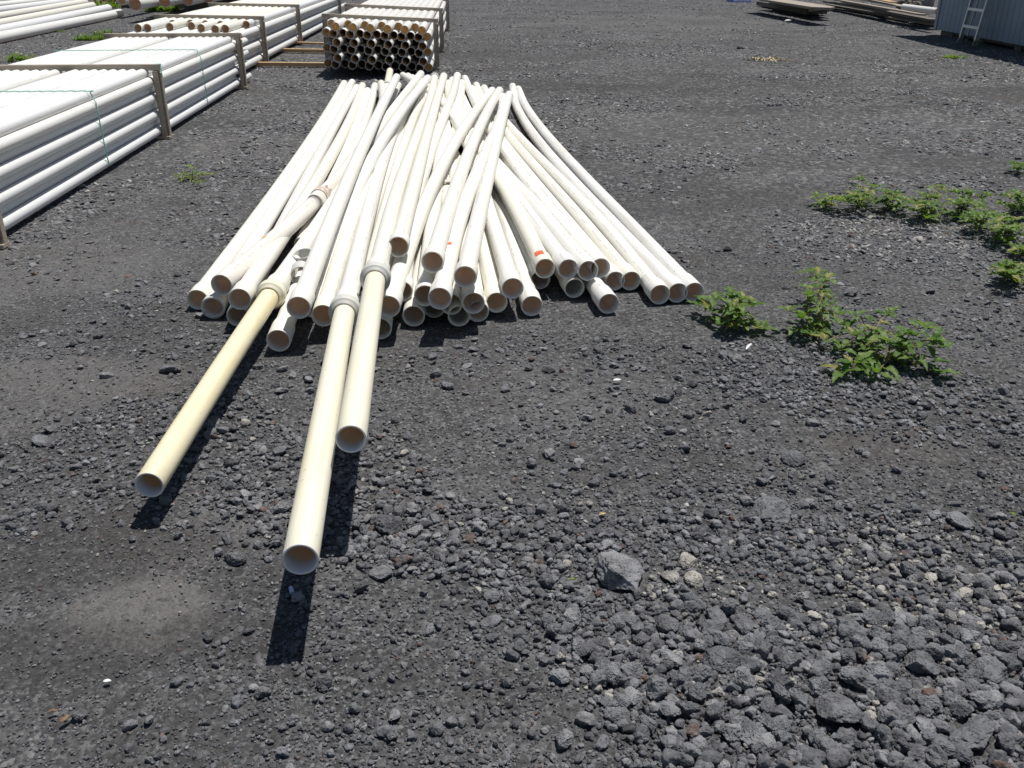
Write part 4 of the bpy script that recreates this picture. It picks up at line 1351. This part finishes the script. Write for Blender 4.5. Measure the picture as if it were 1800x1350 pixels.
pitch = Matrix.Rotation(sgn * math.radians(14), 3, 'X')
pitch2 = Matrix.Rotation(-sgn * math.radians(14), 3, 'X')
obj('roof', box_mesh('roof', [((LEN / 2, sgn * WID * .20, ZB0 + WH + .22), (LEN + .7, WID * .62 + .35, .04), pitch), ((LEN / 2, sgn * WID * .80, ZB0 + WH + .22), (LEN + .7, WID * .62 + .35, .04), pitch2)], .003), ROOFM, shed)
for k in range(5):
    obj('skid', box_mesh('skid', [((0.35 + k * 1.45, sgn * WID * .5, 0.045), (0.55 if k == 0 else .22, WID - .12, 0.10))]), SKID, shed)
obj('floor_beam', box_mesh('floor_beam', [((LEN / 2, sgn * .14, ZB0 - .032), (LEN - .1, .09, .06)), ((LEN / 2, sgn * (WID - .14), ZB0 - .032), (LEN - .1, .09, .06))]), SKID, shed)
for o in list(shed.children):
    if o.name.startswith('skid'):
        o['label'] = 'timber block under the shed'

def on_wall(px, gap):
    """Ground point in front of the wall, gap metres out, on the sight line of column px."""
    k = (px - 900) / FOC
    best = None
    for i in range(600):
        q = g0 + sd * (i * 0.01) - so * gap
        e = abs(q.x / (q.y * math.cos(TILT) + CAM_H * math.sin(TILT)) - k)
        if best is None or e < best[0]:
            best = (e, q.copy())
    return best[1]


la, lb = on_wall(1686, 0.33), on_wall(1713, 0.33)
lw = (lb - la)
lw_l = lw.length
ladder = empty('ladder', tuple((la + lb) / 2), math.atan2(lw.y, lw.x))
tag(ladder, 'aluminium step ladder leaning against the shed wall', 'ladder')
lsg = 1 if (Matrix.Rotation(math.atan2(lw.y, lw.x), 3, 'Z') @ Vector((0, 1, 0))).dot(so) > 0 else -1
HL, LEANY = 2.3, 0.25
off = lsg * 0.12
lean = Matrix.Rotation(-lsg * math.atan(LEANY / HL), 3, 'X')
for sx in (-1, 1):
    obj('side_rail', box_mesh('side_rail', [(lean @ Vector((sx * lw_l / 2 * (1 - .0), 0, HL / 2 + .06)), (.028, .07, HL), lean), (lean @ Vector((sx * (lw_l / 2 - .018), -lsg * .033, HL / 2 + .06)), (.03, .006, HL), lean)], .002), ALU, ladder)
    obj('rear_leg', box_mesh('rear_leg', [(lean @ Vector((sx * lw_l / 2 * .8, lsg * .085, HL / 2 + .09)), (.024, .03, HL - .1), lean)], .002), ALU, ladder)
    obj('foot', box_mesh('foot', [(lean @ Vector((sx * lw_l / 2, 0, .05)), (.045, .09, .10), lean)], .004), RUBBER, ladder)
    obj('foot', box_mesh('foot', [(lean @ Vector((sx * lw_l / 2 * .8, lsg * .085, .065)), (.035, .045, .07), lean)], .004), RUBBER, ladder)
for k in range(7):
    obj('rung', box_mesh('rung', [(lean @ Vector((0, 0, .32 + .295 * k)), (lw_l - .03, .075, .022), lean), (lean @ Vector((0, -lsg * .035, .305 + .295 * k)), (lw_l - .03, .004, .045), lean)], .001), ALU, ladder)


# ------------------------------------------------------------------ timber stacks, tarp and rubble along the top right
def board(a, b, z, wid, th, mat, label, group, name='wooden_board', sag=0.0):
    p, q = at(*a, z), at(*b, z)
    d = q - p
    o = obj(name, box_mesh(name, [((0, 0, 0), (d.length, wid, th))], .003), mat)
    o.location = (p + q) / 2
    o.rotation_euler = (random.uniform(-.05, .05), 0, math.atan2(d.y, d.x))
    return tag(o, label, 'board', group)


G1 = 'boards stacked at the top edge'
board((1330, -4), (1447, 14), 0.38, 0.55, 0.03, WOOD_B, 'wide pale sheet of wood on top of the left stack at the top edge', G1)
board((1335, -2), (1425, 13), 0.33, 0.05, 0.05, PVC_G, 'grey white strip along the front edge of the left board stack', G1)
board((1350, -1), (1450, 15), 0.28, 0.5, 0.06, WOOD_B, 'weathered board just under the top sheet of the left stack', G1)
board((1360, 4), (1448, 18), 0.18, 0.30, 0.08, SKID, 'dark timber low in the left stack at the top edge', G1)
board((1345, 5), (1436, 21), 0.10, 0.55, 0.12, SKID, 'lowest ground timber, coloured dark to fill the shade under the left board stack', G1)  # added timber, its dark colour stands in for the stack's shadow mass
board((1372, 2), (1452, 16), 0.22, 0.35, 0.06, WOOD_B, 'grey board set back in the middle of the left board stack', G1)
board((1425, 17), (1452, 13), 0.24, 0.10, 0.09, WOOD_B, 'short bearer sticking out of the end of the left board stack', G1)
board((1378, 12), (1400, 6), 0.1, 0.10, 0.16, SKID, 'dark block propping the left board stack', G1)
G2 = 'boards stacked left of the shed'
for i, (a, b, z, wd, th, m, lab) in enumerate((
        ((1462, -2), (1622, 26), 0.30, .16, .035, WOOD_B, 'long pale board on top of the stack left of the shed'),
        ((1455, 3), (1645, 36), 0.20, .30, .05, SKID, 'long dark weathered board in the front of the stack left of the shed'),
        ((1460, 9), (1645, 40), 0.08, .30, .06, SKID, 'lowest dark board touching the ground left of the shed'),
        ((1500, -4), (1650, 22), 0.32, .35, .03, WOOD_B, 'broad greyish board lying at the back of the stack left of the shed'),
        ((1520, -6), (1570, 4), 0.40, .20, .03, WOOD_Y, 'short yellowish board on the back of the stack left of the shed'),
        ((1584, 25), (1603, 28), 0.16, .06, .03, WOOD_Y, 'small fresh offcut on the front of the stack left of the shed'),
        ((1560, 30), (1640, 43), 0.05, .12, .04, WOOD_B, 'brown board on the ground nearest the shed corner'),
        ((1480, 2), (1560, 18), 0.26, .12, .03, WOOD_B, 'brownish plank second from the top left of the shed'))):
    board(a, b, z, wd, th, m, lab, G2)
p, q = at(1588, 12, .42), at(1648, 20, .42)
pts = [tuple(p), tuple(p.lerp(q, .5)), tuple(q)]
L = length(pts)
o = obj('plastic_pipe', tube_mesh('plastic_pipe', pts, pipe_profile(L, .065, wall=.008, step=.5)), PVC_B)
tag(o, 'single fat white pipe lying on boards left of the shed', 'pipe')
ct = at(1296, -8, .2)
tm = bpy.data.meshes.new('tarp')
bm = bmesh.new()
bmesh.ops.create_grid(bm, x_segments=14, y_segments=8, size=1.0)
for v in bm.verts:
    e = max(abs(v.co.x), abs(v.co.y))
    v.co = Vector((v.co.x * .38, v.co.y * .5, 0.32 * (1 - e ** 4) + random.uniform(-.03, .03) - .19))
bmesh.ops.solidify(bm, geom=list(bm.faces), thickness=0.01)
bm.to_mesh(tm)
bm.free()
o = obj('tarp', tm, TARP, smooth=True)
o.location = at(1309, 0, .1) + Vector((0, .85, .0))
tag(o, 'crumpled blue tarp at the top edge left of the board stack', 'tarp')
for i, (px, sz, lab) in enumerate((((1636, 6), .34, 'angular grey rubble block with a white face beside the shed'), ((1622, 11), .26, 'dark rubble block left of the angular grey one beside the shed'),
                                   ((1602, 8), .22, 'small dark rubble lump behind the white pipe by the shed'))):
    p = at(*px, .3)
    o = obj('rubble_block', BIG[3 + i].copy())
    o.data.materials.clear()
    o.data.materials.append(CONC if i == 0 else SKID)
    o.location = (p.x, p.y + .5, .28)
    o.scale = (sz, sz * .8, sz)
    tag(o, lab, 'rubble', 'rubble beside the shed')


# ------------------------------------------------------------------ weeds
def leaf_geo(V, F, base, direction, up, L, W, droop=0.25, fold=0.25, rr=random):
    """Serrated leaf: two rows of faces either side of the midrib, teeth along the edge, drooping tip."""
    n = 16
    d = direction.normalized()
    side = d.cross(up).normalized()
    nrm = side.cross(d).normalized()
    i0 = len(V)
    wav = rr.uniform(0, 6)
    for i in range(n + 1):
        t = i / n
        w_ = W * (math.sin(math.pi * min(1, t ** 0.75)) ** 0.8 * (1 - 0.25 * t)) * 0.5
        if 0 < i < n:
            w_ *= 1.16 if i % 2 else 0.80
        c = base + d * (L * t) - nrm * (L * droop * t * t) + nrm * (L * 0.06 * math.sin(3 * t))
        e = nrm * (w_ * fold + 0.09 * W * math.sin(t * 13 + wav))
        e2 = nrm * (w_ * fold + 0.09 * W * math.sin(t * 11 + wav + 2))
        back = d * (-0.12 * L / n if i % 2 else 0.25 * L / n)
        V += [c - side * w_ + e + back, c - side * w_ * .5 + e * .35, c - nrm * 0.0, c + side * w_ * .5 + e2 * .35, c + side * w_ + e2 + back]
    for i in range(n):
        a = i0 + i * 5
        for k in range(4):
            F.append((a + k, a + k + 1, a + k + 6, a + k + 5))


def tube_geo(V, F, pts, r0, r1, seg=6):
    P_ = catmull(pts, 0.02)
    i0 = len(V)
    m = len(P_)
    for i, c in enumerate(P_):
        d = (P_[min(m - 1, i + 1)] - P_[max(0, i - 1)]).normalized()
        a = d.cross(Vector((0.3, 0.2, 1))).normalized()
        b = a.cross(d)
        r = r0 + (r1 - r0) * i / max(1, m - 1)
        for k in range(seg):
            q = 2 * math.pi * k / seg
            V.append(c + (a * math.cos(q) + b * math.sin(q)) * r)
    for i in range(m - 1):
        for k in range(seg):
            k2 = (k + 1) % seg
            F.append((i0 + i * seg + k, i0 + i * seg + k2, i0 + (i + 1) * seg + k2, i0 + (i + 1) * seg + k))
    return P_


def weed(root_px, tips, leaf, label, group=None, mat=None, seed=0, wide=0.56, dens=1.0, floor=0.012):
    dens *= 0.62
    rr = random.Random(seed)
    root = at(*root_px, 0.0)
    o = empty('weed_plant', tuple(root))
    tag(o, label, 'weed', group)
    V, F, SV, SF = [], [], [], []
    for tip in tips:
        t = at(tip[0], tip[1], tip[2])
        h = t - root
        r0 = Vector((rr.uniform(-.02, .02), rr.uniform(-.02, .02), 0.0))
        m = h * 0.5 + Vector((rr.uniform(-.03, .03), rr.uniform(-.03, .03), 0.30 * max(0.02, h.z) + rr.uniform(.0, .03)))
        P_ = tube_geo(SV, SF, [r0, m, h], 0.0035, 0.0018)
        ln = sum((b - a).length for a, b in zip(P_, P_[1:]))
        leaf_ = leaf * 0.72
        k = max(2, int(dens * ln / (leaf_ * 0.52)))
        for i in range(k):
            f_ = (i + 0.6) / k
            c = P_[min(len(P_) - 1, int(f_ * (len(P_) - 1)))]
            ax = (P_[min(len(P_) - 1, int(f_ * (len(P_) - 1)) + 1)] - P_[max(0, int(f_ * (len(P_) - 1)) - 1)]).normalized()
            for sd_ in (-1, 1):
                a = rr.uniform(0, 6.28) if i % 2 else rr.uniform(-.6, .6)
                hor = ax.cross(Vector((0, 0, 1)))
                if hor.length < .2:
                    hor = Vector((math.cos(a), math.sin(a), 0))
                hor = (Matrix.Rotation(rr.uniform(-.7, .7), 3, 'Z') @ hor.normalized()) * sd_
                d = hor + ax * rr.uniform(0.0, 0.5) + Vector((0, 0, rr.uniform(-.1, .45)))
                sz = leaf_ * rr.uniform(0.45, 1.0) * (0.75 + 0.4 * f_)
                st = c + d.normalized() * sz * 0.22
                st.z = max(st.z, floor + 0.01)
                tube_geo(SV, SF, [c, c.lerp(st, .5) + Vector((0, 0, .004)), st], 0.0014, 0.0010, 4)
                leaf_geo(V, F, st, d, Vector((0, 0, 1)), sz, sz * wide * rr.uniform(.85, 1.15), rr.uniform(.1, .7), rr.uniform(.05, .6), rr)
        a0 = rr.uniform(0, 6.28)
        for i in range(4):
            a = a0 + i * 1.57 + rr.uniform(-.35, .35)
            d = Vector((math.cos(a), math.sin(a), rr.uniform(.1, .9)))
            sz = leaf_ * rr.uniform(.5, 1.05)
            leaf_geo(V, F, h + d * .006, d, Vector((0, 0, 1)) + Vector((math.cos(a), math.sin(a), 0)) * -.2, sz, sz * wide, rr.uniform(.05, .4), rr.uniform(.1, .4), rr)
    for v in V:
        v.z = max(v.z, floor)
    obj('leaves', mesh_from('leaves', V, F), mat or LEAF, o, smooth=True)
    obj('stem', mesh_from('stem', SV, SF), STEM, o, smooth=True)
    return o


GW = 'broad leaved weeds on the gravel'
weed((1292, 556), [(1228, 537, .05), (1258, 528, .10), (1285, 522, .13), (1306, 526, .14), (1322, 540, .12), (1338, 578, .03), (1268, 572, .03), (1310, 574, .04), (1290, 540, .14), (1250, 548, .06), (1300, 556, .10)],
     .105, 'compact low weed beside the rightmost pipe mouth', GW, seed=3, wide=.6)
weed((1437, 586), [(1424, 478, .15), (1440, 486, .16), (1450, 492, .18), (1425, 508, .17), (1420, 520, .17), (1455, 540, .12), (1384, 546, .10), (1408, 560, .10), (1470, 556, .08), (1440, 540, .15), (1400, 580, .04), (1425, 590, .05)],
     .10, 'tallest weed with an upright leafy shoot, left end of the sprawling patch', GW, seed=5)
weed((1530, 612), [(1476, 570, .10), (1500, 556, .14), (1560, 552, .09), (1450, 600, .05), (1500, 590, .10), (1545, 585, .10), (1600, 590, .12), (1480, 612, .03), (1520, 640, .03)],
     .10, 'middle weed of the sprawling patch with thin bare reddish stems', GW, seed=8, dens=.8)
weed((1560, 630), [(1640, 598, .13), (1655, 612, .11), (1648, 655, .02), (1585, 610, .09), (1610, 630, .06), (1500, 640, .04), (1480, 656, .02), (1540, 655, .03), (1560, 600, .11), (1625, 575, .14)],
     .135, 'right weed of the sprawling patch with the largest deeply toothed leaves', GW, seed=12, wide=.5, dens=.7)
ROW = [((1450, 362), [(1436, 345, .06), (1460, 352, .08), (1475, 352, .1), (1447, 362, .03)], 'smallest browning weed at the left end of the row across the upper right'),
       ((1510, 364), [(1513, 316, .14), (1498, 345, .12), (1525, 345, .12), (1490, 355, .06), (1535, 330, .12), (1515, 352, .12), (1545, 358, .06)], 'weed with one tall thin sprig in the upper right row'),
       ((1563, 366), [(1556, 338, .14), (1575, 345, .1), (1545, 355, .07), (1590, 355, .1), (1566, 352, .12), (1585, 368, .04)], 'bushy weed third from the left in the upper right row'),
       ((1628, 378), [(1622, 345, .16), (1652, 328, .14), (1610, 360, .12), (1645, 350, .14), (1630, 385, .03), (1605, 372, .06), (1660, 375, .06), (1632, 362, .15)], 'large drooping weed fourth from the left in the upper right row'),
       ((1690, 372), [(1682, 340, .14), (1705, 338, .14), (1735, 345, .13), (1676, 360, .1), (1700, 356, .12), (1720, 365, .08), (1690, 384, .03)], 'spreading weed fifth from the left in the upper right row'),
       ((1722, 398), [(1710, 378, .12), (1735, 376, .12), (1750, 385, .1), (1700, 392, .06), (1725, 385, .12)], 'lower weed just in front of the spreading one in the upper right row'),
       ((1765, 414), [(1752, 392, .14), (1775, 386, .14), (1790, 400, .1), (1745, 408, .06), (1770, 402, .13), (1795, 415, .05), (1765, 425, .03)], 'densest bright weed near the right edge of the row'),
       ((1792, 370), [(1775, 348, .14), (1790, 342, .16), (1764, 362, .08), (1800, 355, .12), (1795, 372, .06)], 'weed standing behind the row at the right edge'),
       ((1775, 492), [(1762, 470, .10), (1775, 465, .12), (1758, 485, .05), (1790, 482, .1), (1775, 482, .11), (1785, 496, .03)], 'separate weed below the row at the right edge'),
       ((1796, 446), [(1790, 436, .06), (1800, 440, .07), (1785, 447, .03)], 'small weed half cut by the right edge under the row'),
       ((1790, 302), [(1784, 290, .07), (1796, 292, .08), (1788, 300, .03)], 'tiny weed high up near the right edge')]
for i, (r, tp, lab) in enumerate(ROW):
    weed(r, tp, .098, lab, GW, seed=30 + i, wide=.58, dens=1.6, mat=LEAF_L if i in (0,) else None)
weed((338, 314), [(312, 312, .03), (325, 306, .05), (345, 306, .06), (362, 308, .04), (373, 308, .02), (352, 322, .02), (336, 296, .08), (320, 318, .02)], .08,
     'small yellow green weed on the open ground right of the near bundle', GW, seed=60, wide=.3, mat=LEAF_L)


def tuft(px, n, h, spread, mat, label, seed, name='grass_tuft', flat=0.6):
    rr = random.Random(seed)
    c = at(*px)
    V, F = [], []
    for _ in range(n):
        a, q = rr.uniform(0, 6.28), rr.random() ** .7
        b = Vector((math.cos(a) * spread * q, math.sin(a) * spread * q * .6, 0))
        d = Vector((rr.uniform(-1, 1), rr.uniform(-1, 1), rr.uniform(.3, 1) * (1.4 - flat)))
        leaf_geo(V, F, b, d, Vector((0.1, 0.1, 1)), h * rr.uniform(.5, 1.1), h * .13, rr.uniform(.1, .6), .1, rr)
    for v in V:
        v.z = max(v.z, 0.004)
    o = obj(name, mesh_from(name, V, F), mat, smooth=True)
    o.location = c
    return tag(o, label, 'grass')


tuft((158, 70), 420, .16, .32, LEAF, 'low green tuft between the near bundle and the fat pipes at the left', 1)
tuft((182, 62), 160, .18, .18, LEAF, 'small green tuft touching the far corner of the near bundle', 2)
tuft((286, 20), 320, .34, .5, LEAF_L, 'yellowish grass tuft in front of the raised dark pipes at the top', 3, flat=.3)
tuft((196, 8), 380, .45, .5, STRAW, 'tall dry straw tuft at the top left beside the raised dark pipes', 4, flat=.1)
tuft((190, 14), 160, .3, .4, LEAF_L, 'green base of the straw tuft at the top left', 14, flat=.3)
tuft((1676, 102), 200, .10, .18, LEAF_L, 'tiny bright tuft in front of the shed shadow', 5)
tuft((1350, 105), 90, .22, .28, STRAW, 'patch of pale dry straw lying far out on the yard', 6, flat=1.25)
tuft((102, 56), 60, .10, .15, LEAF_L, 'thin dry tuft beside the nearest fat pipe at the left', 7)
tuft((35, 108), 60, .22, .2, LEAF_L, 'thin grassy weed behind the near bundle at the left edge', 8, flat=.2)

# bushes growing behind the board stack beside the shed
for i, (px, r, lab) in enumerate((((1578, -4), 0.9, 'bright green bush behind the boards left of the shed'), ((1618, -3), 0.8, 'yellowing bush just left of the shed'), ((1545, -10), .8, 'green bush farther left behind the boards'))):
    rr = random.Random(80 + i)
    c = at(*px, 0)
    o = empty('bush', (c.x, c.y + 1.2, 0))
    tag(o, lab, 'bush', 'bushes behind the boards')
    V, F, SV, SF = [], [], [], []
    for _ in range(16):
        a, e = rr.uniform(0, 6.28), rr.uniform(.25, 1.3)
        t = Vector((math.cos(a) * math.cos(e), math.sin(a) * math.cos(e), math.sin(e))) * r * rr.uniform(.7, 1.1)
        tube_geo(SV, SF, [Vector((0, 0, 0)), t * .5 + Vector((0, 0, .08)), t], .012, .004, 5)
        for _k in range(34):
            f_ = rr.uniform(.25, 1.05)
            b = t * f_ + Vector((rr.uniform(-.12, .12), rr.uniform(-.12, .12), rr.uniform(-.1, .12))) * r
            d = Vector((rr.uniform(-1, 1), rr.uniform(-1, 1), rr.uniform(-.3, .8)))
            leaf_geo(V, F, b, d, Vector((.1, 0, 1)), .13, .06, .3, .2, rr)
    obj('leaves', mesh_from('leaves', V, F), LEAF if i != 1 else LEAF_L, o, smooth=True)
    obj('stem', mesh_from('stem', SV, SF), STEM, o, smooth=True)

# ------------------------------------------------------------------ litter
p = at(1316, 612, .012)
o = obj('plastic_shard', tube_mesh('plastic_shard', [(-.028, 0, 0), (0, .003, .004), (.028, 0, 0)], [(0, .0008), (.012, .006), (.03, .0075), (.05, .005), (.056, .001)], 10), WHITE)
o.location = (p.x, p.y, .02)
o.scale = (1, 1, .5)
o.rotation_euler = (0, -.2, math.radians(52))
tag(o, 'white curved plastic sliver lying on the gravel left of the sprawling weeds', 'shard')
p = at(513, 1043, .012)
o = obj('plastic_offcut', tube_mesh('plastic_offcut', [(-.014, 0, 0), (0, 0, .001), (.014, 0, 0)], [(0.006, .003), (.0, .004), (0, .005), (.001, .0058), (.027, .0058), (.028, .005), (.028, .004), (.022, .003)], 14), BLUEW)
o.location = (p.x, p.y, .022)
o.rotation_euler = (0, 0, math.radians(112))
tag(o, 'small white plastic offcut in the shadow of the nearest yellow pipe', 'offcut')
for i, (px, sz, lab) in enumerate((((1386, 39), .10, 'white scrap far out in front of the left board stack'), ((1604, 42), .08, 'white scrap on the ground left of the shed corner'),
                                   ((1078, 1245), .01, 'white chip in the lower middle gravel'), ((189, 1200), .010, 'white chip on the dark packed soil at the lower left'), ((1085, 671), .018, 'cream chip on fine gravel above the wedge-shaped rock'))):
    p = at(*px, .01)
    o = obj('plastic_scrap', tube_mesh('plastic_scrap', [(-1, 0, 0), (0, .1, .2), (1, 0, 0.05)], [(0, .05), (.4, .45), (1.0, .6), (1.6, .35), (2.0, .04)], 9), WHITE)
    o.scale = (sz, sz, sz * .4)
    o.location = (p.x, p.y, sz * .3 + .012)
    o.rotation_euler = (0, 0, random.uniform(-.4, .4))
    tag(o, lab, 'scrap')


DEAD = m_simple('dead_leaf', (0.24, 0.18, 0.11), 0.9, 0.5, 40, col2=(0.14, 0.075, 0.05))


def leaf_litter(px, L, mat, lab, a):
    V, F = [], []
    leaf_geo(V, F, Vector((0, 0, 0)), Vector((1, 0, .1)), Vector((0, 0, 1)), L, L * .45, .2, .5)
    V2 = [v + Vector((0, 0, .0012)) for v in V]
    m = len(V)
    F = F + [tuple(reversed([i + m for i in f])) for f in F]
    o = obj('dry_leaf', mesh_from('dry_leaf', V + V2, F), mat, smooth=True)
    p = at(*px)
    o.location = (p.x, p.y, .018)
    o.rotation_euler = (0, 0, a)
    return tag(o, lab, 'leaf')


leaf_litter((1052, 915), .03, STRAW, 'dry tan leaf on gravel near the flat pale slab', .4)
leaf_litter((1783, 916), .028, LEAF_L, 'yellow green fallen leaf near the right edge', 2.0)
leaf_litter((1000, 1029), .022, LEAF_L, 'thin green fallen leaf left of the big blocky rock', .2)
leaf_litter((108, 1282), .032, DEAD, 'crumpled yellowish dead leaf at the bottom left', 1.0)
leaf_litter((88, 1262), .022, DEAD, 'orange brown dead leaf beside a yellowish one at the bottom left', .3)
